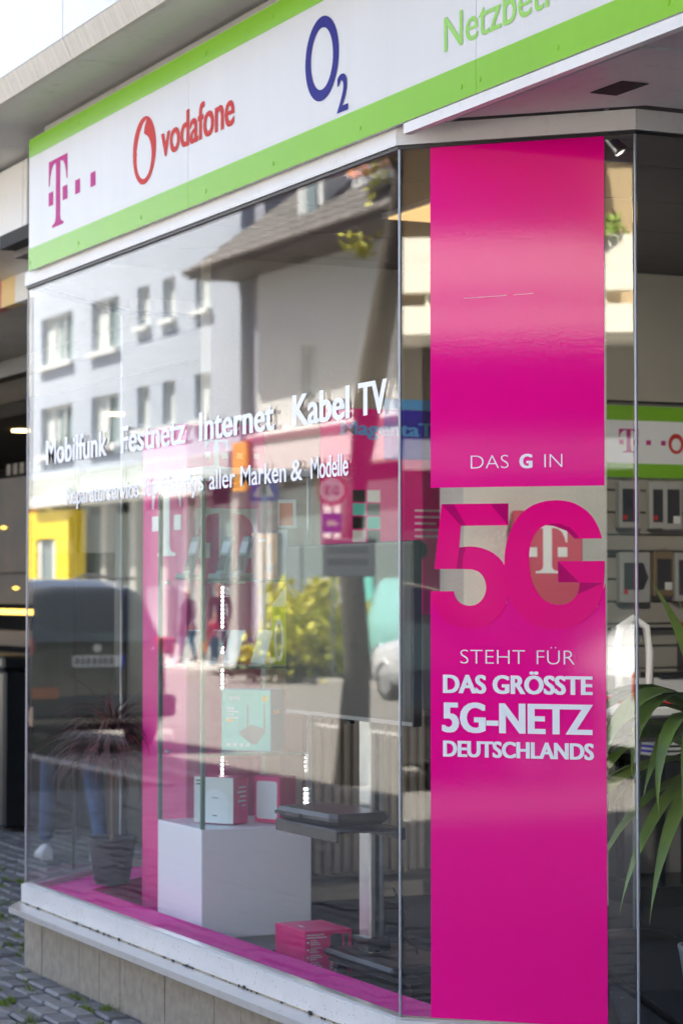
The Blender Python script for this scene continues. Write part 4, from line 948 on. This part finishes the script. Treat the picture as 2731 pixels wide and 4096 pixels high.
box('rear_body', RENDER_W, ap, -72, -44.1, -30, -18.6, 0, 13.2); box('room_darkness', DARKI, ap, -71.9, -44.2, -18.59, -18.4, 0, 13.1)
box('roof_edge', WFRM, ap, -72.2, -44.0, -30, -17.7, 13.2, 13.5)
box('shop_fascia', mat('pale_fascia', (.44, .49, .48), .5), ap, -72, -44.2, -18.3, -17.75, 4.25, 4.88, .02)
box('awning_band', WFRM, ap, -57.5, -46, -18.1, -17.2, 3.95, 4.22, .02)
for k in range(9): box('pilaster', mat('grey_pilaster', (.40, .40, .37), .7), ap, -62.6 + k * 2.25, -62.2 + k * 2.25, -18.3, -17.98, 0, 4.24)
for k in range(8): box('shop_window', PANE, ap, -62.18 + k * 2.25, -60.37 + k * 2.25, -18.25, -18.2, .35, 3.7)
box('stall_riser', CONC, ap, -63, -44.2, -18.3, -18.1, 0, .34)
YB = mat('yellow_portal', lin(245, 214, 20), .5)
pt = thing('portal', 'bright yellow door portal of a shop mirrored above the dark car', 'portal', (-56.5, -17.6, 0))
q = MB(); q.box(-58.5, -57.4, -17.9, -17.4, 0, 3.85); q.box(-55.7, -54.6, -17.9, -17.4, 0, 3.85); q.box(-57.4, -55.7, -17.9, -17.4, 3.1, 3.85)
part('frame', q, YB, pt); box('door', GREYP, pt, -57.38, -55.72, -17.56, -17.5, 0, 3.08); box('door_frame', WFRM, pt, -57.3, -57.05, -17.499, -17.45, 0, 3.05); box('door_frame', WFRM, pt, -56.05, -55.8, -17.499, -17.45, 0, 3.05)
q = MB()
for k in range(4): q.prism(ring_poly(-57.1 + k * .32, 3.35, .11, .13, 10), fA(-17.4), .002, .02)
part('dark_mark', q, INK, pt)
aw = thing('awning', 'small orange awning beside the yellow portal', 'awning', (-60, -17.5, 3.4))
part('canopy', MB().prism([(-18, 4.22), (-17.0, 3.55), (-17.0, 3.45), (-18, 3.5)], lambda u, v, t: (-62 + t, u, v), 0, 2.9), mat('orange_canvas', lin(235, 150, 50), .7), aw, fix=True)
part('valance', MB().box(-62, -59.1, -16.99, -16.97, 3.2, 3.46), mat('orange_canvas', lin(235, 150, 50), .7), aw)
# taller grey-blue block behind
gb = thing('rear_block', 'taller grey blue block rising behind the tiled house', 'building', (-38, -30, 0))
box('wall', RENDER_G, gb, -44.05, -25, -42, -25, 0, 15.5); box('roof_edge', WOODD, gb, -44.3, -24.8, -42.2, -24.8, 15.5, 15.8)
box('link_wall', RENDER_G, gb, -44.08, -43.3, -24.9, -18.25, 0, 12.2)

# tiled house
hs = thing('tiled_house', 'cream house with a brown tiled hipped roof and dormers mirrored in the pane', 'house', (-35, -20, 0))
hh = [(-40.70, -39.9, 5.75, 7.0), (-36.14, -35.2, 5.6, 7.06), (-32, -31, 5.7, 7.0), (-28.5, -27.4, 5.7, 7.0)]
wall_with_holes('wall', RENDER_C, hs, -43.1, -22, 5.15, 8.95, -18, .3, hh)
for h in hh: window(hs, *h, -18, 0)
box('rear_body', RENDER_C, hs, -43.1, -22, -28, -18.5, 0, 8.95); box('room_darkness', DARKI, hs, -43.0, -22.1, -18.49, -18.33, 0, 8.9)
box('side_wall', RENDER_C, hs, -43.1, -42.8, -18.49, -18.31, 0, 8.94)
def roof_pt(u, v): return (u, v)
rf = MB(); n = 22
ex0, ex1, ey, ez, rx0, rx1, ry, rz_ = -44.3, -20.8, -16.75, 8.95, -39.5, -25.5, -23, 14.2
for k in range(n):
    a, b_ = k / n, (k + 1.12) / n; lf = .05
    y0, y1 = ey + (ry - ey) * a, ey + (ry - ey) * b_; z0, z1 = ez + (rz_ - ez) * a + lf, ez + (rz_ - ez) * b_ + .0
    xa, xb, xc, xd = ex0 + (rx0 - ex0) * a, ex1 + (rx1 - ex1) * a, ex1 + (rx1 - ex1) * b_, ex0 + (rx0 - ex0) * b_
    m_ = 60; vs = []
    for i in range(m_ + 1):
        t_ = i / m_; wv = .035 * (1 if i % 2 else 0)
        vs += [(xa + (xb - xa) * t_, y0 + wv * .6, z0 + wv), (xd + (xc - xd) * t_, y1, z1 + wv), (xa + (xb - xa) * t_, y0 + wv * .6, z0 - .06)]
    rf.add(vs, [(i * 3, i * 3 + 3, i * 3 + 4, i * 3 + 1) for i in range(m_)] + [(i * 3 + 2, i * 3 + 5, i * 3 + 3, i * 3) for i in range(m_)])
rf.add([(ex0, ey, ez), (ex0, -29, ez), (rx0, ry, rz_), (rx0, ry - .3, rz_), (ex1, ey, ez), (ex1, -29, ez), (rx1, ry, rz_), (rx1, ry - .3, rz_)], [(0, 2, 3, 1), (4, 5, 7, 6), (1, 3, 7, 5)])
part('roof', rf, TILE, hs)
box('eave_board', WOODD, hs, ex0, ex1, -18.0, ey - .02, 8.78, 8.93); part('gutter', MB().tube([(ex0, ey + .05, 8.92), (ex1, ey + .05, 8.92)], .07, 8), WOODD, hs)
def dormer(x0, x1, z0, zt, y):
    d = box('dormer', WFRM, hs, x0, x1, y - 3.2, y, z0, zt)
    part('dormer_pane', MB().box(x0 + .28, x1 - .28, y + .01, y + .03, z0 + .35, zt - .25), PANE, d)
    part('dormer_curtain', MB().box(x0 + .3, x0 + .55, y + .031, y + .036, z0 + .35, zt - .3), CURT, d)
    part('dormer_sill', MB().box(x0 - .25, x1 + .25, y, y + .35, z0 + .0, z0 + .14), WFRM, d)
    part('dormer_roof', MB().prism([(x0 - .15, zt), (x1 + .15, zt), (x1 - .1, zt + .32), (x0 + .1, zt + .32)], lambda u, v, t: (u, y - 3.2 + t, v), 0, 3.4), WFRM, d, fix=True)
dormer(-40.0, -38.7, 9.2, 10.75, -17.6); dormer(-35.7, -34.3, 9.55, 11.0, -17.5); dormer(-32, -30.6, 9.5, 11, -17.5)
fb = thing('flower_box', 'flower box with orange and white blossoms at the upper dormer', 'flower box', (-35.0, -17.0, 9.7))
box('trough', WFRM, fb, -35.7, -34.3, -17.10, -16.85, 9.55, 9.72)
FCOL = [mat('blossom_orange', lin(245, 160, 80), .6), mat('blossom_pink', lin(240, 170, 150), .6), mat('blossom_white', lin(235, 235, 245), .6)]
for i in range(3):
    q = MB()
    for _ in range(60):
        c = Vector((-35.0 + rl.gauss(0, .42), -16.95 + rl.gauss(0, .12), 9.80 + abs(rl.gauss(0, .28)))); s = rl.uniform(.05, .12)
        a_, b_ = Vector((rl.gauss(0, 1), rl.gauss(0, 1), rl.gauss(0, 1))).normalized() * s, Vector((rl.gauss(0, 1), rl.gauss(0, 1), rl.gauss(0, 1))).normalized() * s
        q.add([c - a_ - b_, c + a_ - b_, c + a_ + b_, c - a_ + b_], [(0, 1, 2, 3)])
    tag(part('blossoms', q, FCOL[i], fb), kind='stuff')
box('shop_fascia', mat('pink_white_fascia', (.74, .62, .64), .5), hs, -43.1, -22, -18.25, -17.7, 4.25, 5.14, .02)
box('fascia_band', mat('wine_band', (.30, .10, .15), .5), hs, -43.1, -22, -17.699, -17.66, 4.95, 5.08)
box('corner_sign', mat('amber_sign', lin(230, 160, 30), .5), hs, -43.5, -42.7, -17.66, -17.55, 3.9, 5.0)
for k in range(6): box('shop_pier', RENDER_C, hs, -43.1 + k * 3.6, -42.3 + k * 3.6, -18.3, -17.99, 0, 4.24)
for k in range(5): box('shop_pane', PANE, hs, -42.28 + k * 3.6, -39.52 + k * 3.6, -18.22, -18.15, .4, 3.9)
for k in range(5): box('window_poster', (GREYP, TEAL, CARD, GREYP, YEL)[k], hs, -42 + k * 3.6, -41 + k * 3.6, -18.14, -18.12, 1.3, 2.7)
box('stall_riser', RENDER_C, hs, -43.1, -22, -18.3, -18.05, 0, .39)

CGL = mat('car_glass', (.02, .03, .032), .05, coat=.6)
# loggia house opposite the entrance
lh = thing('loggia_house', 'sunlit house with cream loggia parapet reflected in the corner pane', 'house', (11, -20, 0))
BEIGE = mat('beige_render', (.46, .35, .20), .85, noise=(.6, .05)); PARA = mat('parapet_cream', (.84, .80, .68), .7, noise=(.8, .04))
box('wall', BEIGE, lh, 0, 24, -26, -18.6, 0, 7.6); box('roof_slab', WOODD, lh, -1, 25, -27, -18.2, 7.3, 9.2); box('shade_overhang', WOODD, lh, -1, 12.35, -18.19, -16.4, 7.31, 9.19)  # front overhang added to shade the wall mirrored in the film
box('upper_parapet', PARA, lh, 5.0, 24, -17.1, -16.9, 5.0, 5.62); box('lower_slab', PARA, lh, 5.0, 24, -18.6, -16.88, 4.52, 4.84)
for k in range(40): box('baluster', PARA, lh, 5.1 + k * .4, 5.14 + k * .4, -17.03, -16.97, 4.841, 4.999)
box('party_wall', BEIGE, lh, 9.5, 9.8, -18.59, -16.9, 4.85, 7.29); box('party_wall', BEIGE, lh, 4.6, 4.98, -18.59, -16.7, 0, 7.29)
box('shop_wall', mat('brown_shop_wall', (.045, .038, .03), .6), lh, 0, 24, -18.59, -18.3, 0, 4.5)
for k in range(5): box('shop_pane', CGL, lh, 5.4 + k * 3, 7.8 + k * 3, -18.29, -18.25, .4, 3.0)
box('shop_band', WFRM, lh, 5, 24, -18.28, -17.9, 3.05, 3.4)
q = MB()
for _ in range(160):
    c = Vector((12.75 + rl.gauss(0, .10), -17.0 + rl.gauss(0, .1), 5.56 + abs(rl.gauss(0, .12)))); s = .06
    a_, b_ = Vector((rl.gauss(0, 1), rl.gauss(0, 1), rl.gauss(0, 1))).normalized() * s, Vector((rl.gauss(0, 1), rl.gauss(0, 1), rl.gauss(0, 1))).normalized() * s * .5
    q.add([c - a_ - b_, c + a_ - b_, c + a_ + b_, c - a_ + b_], [(0, 1, 2, 3)])
tag(part('balcony_plant', q, LEAF, lh), kind='stuff')

lh.rotation_euler = (0, 0, R(32))

# ------------------------------------------------------------------ cars
TYRE = mat('tyre', (.015, .015, .015), .8); RIM = mat('alloy_rim', (.55, .56, .58), .3, metal=.8); LAMP = mat('tail_lamp', lin(190, 10, 15), .15, coat=.8); HLAMP = mat('head_lamp', (.65, .68, .7), .1, coat=.8); CBLK = mat('car_trim', (.02, .02, .022), .5)
def car(name, label, loc, rz, prof, belt, wid, paint, L, wheels, glassy, wr=.33):
    """prof: [(x, z_roofline)], belt: [(x, z_belt)]; front towards +X. Body lofted from sill, belt and roof rings."""
    t = thing(name, label, 'car', loc); T = Matrix.Translation(loc) @ Matrix.Rotation(rz, 4, 'Z'); A = at(T)
    def itp(tab, x):
        if x <= tab[0][0]: return tab[0][1]
        for (a, p), (b_, r_) in zip(tab, tab[1:]):
            if x <= b_: return p + (r_ - p) * (x - a) / (b_ - a)
        return tab[-1][1]
    xs = sorted({-L / 2 + L * k / 26 for k in range(27)} | {p[0] for p in prof}); q = MB(); rings = []
    for x in xs:
        e = 1 - .16 * max(0, (abs(x) - L * .36) / (L * .14)) ** 2; zr = itp(prof, x); zb = min(itp(belt, x), zr); ww = wid / 2 * e; rw = ww * (.98 - .20 * max(0, zr - zb) / .55)
        zs = .22 + (.10 if abs(x) > L * .44 else 0)
        half = [(ww * .86, zs), (ww * .97, zs + .08), (ww, (zs + zb) / 2), (ww * .985, zb - .04), (ww * .965, zb), (rw, zr - .07 * min(1, (zr - zb) / .3)), (rw * .86, zr - .015), (rw * .4, zr + .012)]
        rings.append([(x, y, z) for y, z in half] + [(x, -y, z) for y, z in half[::-1]])
    m_ = len(rings[0])
    q.v = [p for r_ in rings for p in r_]
    for i in range(len(rings) - 1):
        for j in range(m_): q.f.append((i * m_ + j, i * m_ + (j + 1) % m_, (i + 1) * m_ + (j + 1) % m_, (i + 1) * m_ + j)); q.m.append(0); q.sm.append(True)
    q.f.append(tuple(range(m_))); q.f.append(tuple(range((len(rings) - 1) * m_, len(rings) * m_))[::-1]); q.m += [0, 0]; q.sm += [False, False]
    part('body', A(q), paint, t, fix=True)
    for g in glassy:          # side windows: x range, offset a hair outside the cabin side
        for y in (1, -1):
            x0, x1 = g; P = []
            for x in (x0, (x0 + x1) / 2, x1):
                zr = itp(prof, x); zb = itp(belt, x); e = 1 - .16 * max(0, (abs(x) - L * .36) / (L * .14)) ** 2; ww = wid / 2 * e; rw = ww * (.98 - .20 * max(0, zr - zb) / .55)
                P.append(((x, y * (ww * .965 + .004), zb + .03), (x, y * (rw + .006), max(zb + .06, zr - .11))))
            vs = [p[0] for p in P] + [p[1] for p in P]
            part('side_window', A(MB().add(vs, [(0, 1, 4, 3), (1, 2, 5, 4)])), CGL, t)
    for (x, s) in wheels:
        for y in (1, -1):
            yo = wid / 2 - .02
            wl_ = part('wheel', A(MB().tube([(x, y * (yo - .20), wr), (x, y * (yo - .02), wr), (x, y * yo, wr)], [wr, wr, wr * .93], 24)), TYRE, t)
            part('rim', A(MB().tube([(x, y * (yo - .01), wr), (x, y * (yo + .006), wr)], wr * .66, 20)), RIM, wl_)
            part('arch', A(MB().tube([(x - wr * 1.12, y * (yo + .006), wr * .9), (x - wr * .8, y * (yo + .02), wr * 1.75), (x, y * (yo + .024), wr * 2.1), (x + wr * .8, y * (yo + .02), wr * 1.75), (x + wr * 1.12, y * (yo + .006), wr * .9)], .03, 6)), paint, t)
    return t, A
DKB = mat('dark_car_paint', (.004, .004, .006), .12, coat=1); WHB = mat('silver_white_paint', (.70, .72, .74), .2, coat=1); TEALB = mat('teal_van_paint', lin(140, 205, 198), .3, coat=.8)
sprof = [(-2.3, 1.12), (-2.22, 1.30), (-1.9, 1.76), (-1.5, 1.86), (0, 1.88), (.7, 1.78), (1.35, 1.18), (1.9, 1.08), (2.25, .98), (2.35, .7)]
sbelt = [(-2.35, 1.08), (2.3, .98)]
# parked with its tail towards the camera: front points to -X
t, A = car('parked_car', 'dark estate car seen from behind with a pale number plate, mirrored in the pane', (-20.3, -5.35, -.12), R(180), sprof, sbelt, 1.9, DKB, 4.65, ((-1.45, 0), (1.45, 0)), ((-1.85, -.95), (-.9, .1), (.15, 1.15)), .36)
part('rear_window', A(MB().prism([(-.66, 1.20), (.66, 1.20), (.60, 1.68), (-.60, 1.68)], lambda u, v, t_: (-2.30 + (v - 1.16) * .80 - t_, u, v), -.02, .035)), CGL, t, fix=True)
part('number_plate', A(MB().box(-2.375, -2.36, -.28, .26, .93, 1.05)), CARD, t); part('plate_band', A(MB().box(-2.376, -2.361, .262, .31, .93, 1.05)), mat('plate_blue', lin(20, 60, 200), .4), t)
q = MB()
for k in range(7): q.box(-2.379, -2.3765, -.25 + k * .065, -.21 + k * .065, .95, 1.03)
part('plate_marks', A(q), INK, t)
for y in (.80, -.80): part('tail_lamp', A(MB().bev(-2.36, -2.20, y - .10, y + .10, 1.06, 1.24, .02)), LAMP, t, fix=True)
part('bumper', A(MB().bev(-2.42, -2.25, -.90, .90, .38, .62, .04)), CBLK, t, fix=True); part('reflector', A(MB().box(-2.43, -2.415, -.75, -.45, .60, .72)), mat('reflector', lin(190, 110, 70), .4), t)
part('emblem', A(MB().prism(ring_poly(0, 1.13, .045, .045, 16), lambda u, v, t_: (-2.352 - t_, u, v), 0, .02)), RIM, t, fix=True)
part('roof_rail', A(MB().tube([(-1.7, .66, 1.88), (0, .68, 1.93), (.6, .66, 1.84)], .02, 6)), CBLK, t); part('roof_rail', A(MB().tube([(-1.7, -.66, 1.88), (0, -.68, 1.93), (.6, -.66, 1.84)], .02, 6)), CBLK, t)
hprof = [(-2.0, .95), (-1.95, 1.1), (-1.5, 1.42), (-.9, 1.50), (.1, 1.48), (.9, 1.02), (1.6, .88), (1.95, .72), (2.05, .5)]; hbelt = [(-2.0, .92), (1.9, .82)]
def hatch(label, loc, rz, paint):
    t, A = car('parked_car', label, loc, rz, hprof, hbelt, 1.75, paint, 4.05, ((-1.25, 0), (1.28, 0)), ((-1.45, -.45), (-.4, .62)), .31)
    part('windscreen', A(MB().prism([(-.60, .2), (.60, .2), (.54, .9), (-.54, .9)], lambda u, v, t_: (.98 - (v - .2) * 1.12, u, .98 + (v - .2) * .66 + t_), -.01, .012)), CGL, t, fix=True)
    for y in (.6, -.6): part('headlight', A(MB().bev(1.72, 2.0, y - .16, y + .16, .58, .76, .03)), HLAMP, t, fix=True); part('tail_lamp', A(MB().bev(-2.04, -1.92, y - .1, y + .1, .75, 1.0, .02)), LAMP, t, fix=True)
    part('bumper', A(MB().bev(1.9, 2.10, -.72, .72, .28, .46, .03)), CBLK, t, fix=True); part('number_plate', A(MB().box(2.101, 2.11, -.26, .26, .40, .50)), CARD, t)
    return t
hatch('silver white hatchback at the far kerb mirrored at the right of the pane', (-26.6, -14.55, -.12), R(180), WHB)
hatch('white hatchback parked across the street reflected beside the corner post', (10.5, -12.7, -.12), R(0), WHB)
car('parked_car', 'added dark estate car across the street that darkens the reflection in the magenta film', (5.85, -12.9, -.12), R(0), sprof, sbelt, 1.9, DKB, 4.65, ((-1.45, 0), (1.45, 0)), ((-1.85, -.95), (-.9, .1), (.15, 1.15)), .36)  # car added so the lower film mirrors something dark
vprof = [(-2.2, 1.2), (-2.15, 1.75), (-1.9, 1.88), (.6, 1.88), (1.2, 1.3), (1.9, 1.1), (2.2, .85), (2.25, .5)]
car('parked_van', 'pale teal van standing behind the silver white hatchback', (-31.2, -16.75, .0), R(0), vprof, [(-2.2, 1.1), (2.2, .95)], 1.75, TEALB, 4.4, ((-1.35, 0), (1.4, 0)), ((-.3, .75),), .33)[0]['category'] = 'van'

# ------------------------------------------------------------------ signs, shrubs, trees
BLUE = mat('sign_blue', lin(40, 80, 190), .4); SRED = mat('sign_red', lin(200, 50, 50), .4); GALV = mat('galvanised_post', (.4, .4, .4), .45, metal=.6)
SG = Matrix.Rotation(R(-55), 4, 'Z')
def sgn(label, x, y, plates):
    t = thing('traffic_sign', label, 'traffic sign', (x, y, 0), 'traffic signs on the far kerb'); ztop = max(p[2] for p in plates) + .35
    part('post', MB().tube([(x, y, 0), (x, y, ztop)], .035, 8), GALV, t)
    T = Matrix.Translation((x, y, 0)) @ SG; fn = lambda u, v, t_: tuple(T @ Vector((-u, .045 + t_, v)))
    for kind, r_, z in plates:
        sq_ = [(-r_, z - r_), (r_, z - r_), (r_, z + r_), (-r_, z + r_)]
        if kind == 'round':
            part('plate', MB().prism(ring_poly(0, z, r_, r_, 28), fn, 0, .02), CARD, t, fix=True); part('red_ring', ring_mb(0, z, r_, r_, r_ * .78, r_ * .78, fn, .024), SRED, t)
            for k in (-1, 1): part('digit', ring_mb(k * r_ * .28, z, r_ * .2, r_ * .36, r_ * .08, r_ * .22, fn, .024), INK, t)
        else:
            part('plate', MB().prism(sq_, fn, 0, .02), BLUE, t, fix=True)
            if kind == 'walk': part('white_triangle', MB().prism([(-r_ * .8, z - r_ * .7), (r_ * .8, z - r_ * .7), (0, z + r_ * .75)], fn, .02, .026), CARD, t, fix=True); part('figure', MB().prism([(-.07, z - .15), (.07, z - .15), (.03, z + .1), (-.03, z + .1)], fn, .027, .03), INK, t, fix=True)
            else: part('white_car_mark', MB().prism([(-r_ * .6, z - r_ * .3), (r_ * .6, z - r_ * .3), (r_ * .6, z), (r_ * .3, z + r_ * .3), (-r_ * .3, z + r_ * .3), (-r_ * .6, z)], fn, .02, .026), CARD, t, fix=True)
sgn('blue pedestrian crossing sign on a grey post mirrored over the cartons', -35.3, -15.2 + .4, (('walk', .27, 3.62),))
sgn('round red rimmed speed sign above a small blue square sign on one post', -34.6, -15.9, (('round', .30, 3.55), ('car', .19, 2.93)))
YG = mat('yellow_green_leaf', (.62, .60, .02), .6, noise=(3, .4)); DG = mat('dark_green_leaf', (.05, .085, .02), .6, noise=(3, .4))
def cloud(n, c, r_, size, rr):
    q = MB(); cl = [(Vector(c) + Vector((rr.gauss(0, .5) * r_[0], rr.gauss(0, .5) * r_[1], rr.gauss(0, .5) * r_[2])), rr.uniform(.15, .4)) for _ in range(14)]
    for _ in range(n):
        cc, s_ = rr.choice(cl); p = cc + Vector((rr.gauss(0, s_) * r_[0], rr.gauss(0, s_) * r_[1], rr.gauss(0, s_) * r_[2])); s = size * rr.uniform(.6, 1.4)
        a_ = Vector((rr.gauss(0, 1), rr.gauss(0, 1), rr.gauss(0, 1))).normalized() * s; b_ = a_.cross(Vector((rr.gauss(0, 1), rr.gauss(0, 1), rr.gauss(0, 1)))).normalized() * s * .6
        q.add([p - a_, p - b_, p + a_, p + b_], [(0, 1, 2, 3)])
    return q
rr = random.Random(5)
for i, (x, y, s, m_, lb) in enumerate(((-35.75, -15.5, .70, YG, 'yellow green flowering shrub nearest the people in the mirrored street'), (-35.5, -16.1, .92, YG, 'largest yellow flowering shrub behind the traffic sign posts'), (-35.2, -16.7, .86, YG, 'yellow flowering shrub beside the mirrored tree trunk'), (-35.0, -17.25, .70, YG, 'small yellow green shrub next to the teal van'))):
    t = thing('shrub', lb, 'shrub', (x, y, 0), 'shrubs in the far planting bed')
    part('foliage', cloud(2200, (x, y, .95 * s), (.8 * s, .8 * s, .75 * s), .085, rr), m_, t)
    for k in range(4): part('stem', MB().tube([(x, y, 0), (x + rr.gauss(0, .25), y + rr.gauss(0, .25), .8 * s)], [.03, .015], 6), mat('bark', (.06, .05, .038), .9, noise=(8, .4), bump=(20, .9, .03)), t)
BARK = MATS['bark']
tag(cloud(2500, (-35.6, -16.2, .16), (1.2, 1.6, .18), .06, rr).build('ground_cover', DG), kind='stuff', label='low green ground cover under the far shrubs')
def tree(label, pts, rads, crown, leafm, sz):
    b0 = pts[0]; t = thing('street_tree', label, 'tree', tuple(b0))
    part('trunk', MB().tube(pts, rads, 14), BARK, t)
    top = Vector(pts[-1])
    for k in range(7):
        a = k * .9 + rr.uniform(0, .6); s0 = Vector(pts[-1 - (k % 3)]); e = s0 + Vector((math.cos(a) * 1.5, math.sin(a) * 1.5, rr.uniform(.8, 2.2)))
        part('branch', MB().tube([s0, s0.lerp(e, .5) + Vector((0, 0, .2)), e], [.07, .045, .02], 7), BARK, t)
    part('crown', cloud(crown[0], crown[1], crown[2], sz, rr), leafm, t)
    return t
tx = [(-11.8, -5.44, 0), (-12.0, -5.6, 1.0), (-11.95, -5.50, 1.95), (-11.93, -5.62, 2.9), (-11.9, -5.70, 3.5), (-11.88, -5.86, 4.4), (-11.85, -6.0, 5.2), (-11.8, -6.1, 6.1), (-11.8, -6.15, 7.2)]
tree('slender street tree with a leaning trunk mirrored beside the corner post', tx, [.15, .115, .105, .105, .12, .105, .11, .09, .065], (1100, (-11.8, -6.15, 8.0), (1.3, 1.3, 1.0), .09, ), YG, .09)
q = cloud(90, (-11.78, -5.53, 4.53), (.16, .16, .09), .035, rr); tag(q.build('leaf_sprig', YG), label='yellow green sprig growing from the mirrored trunk', cat='sprig')
q = cloud(130, (-11.70, -5.66, 5.2), (.13, .13, .30), .035, rr); tag(q.build('leaf_sprig', YG), label='upper yellow green sprig beside the mirrored trunk top', cat='sprig')
tb = thing('notice_board', 'grey white notice board with two lines of dark text tied to the trunk', 'notice', (-11.7, -5.45, 1.7))
T = Matrix.Translation((-11.80, -5.42, 1.9)) @ Matrix.Rotation(R(-62), 4, 'Z')
part('board', at(T)(MB().bev(-.21, .21, -.01, .01, -.155, .155, .004)), mat('notice_grey', (.50, .53, .58), .5), tb, fix=True)
part('rim', at(T)(MB().box(-.22, .22, -.016, -.0105, -.165, .165)), CBLK, tb)
q = MB()
for j in range(2):
    for k in range(9): q.box(-.17 + k * .038, -.145 + k * .038, .0105, .0115, .03 - j * .10, .09 - j * .10)
part('text_marks', at(T)(q), INK, tb)
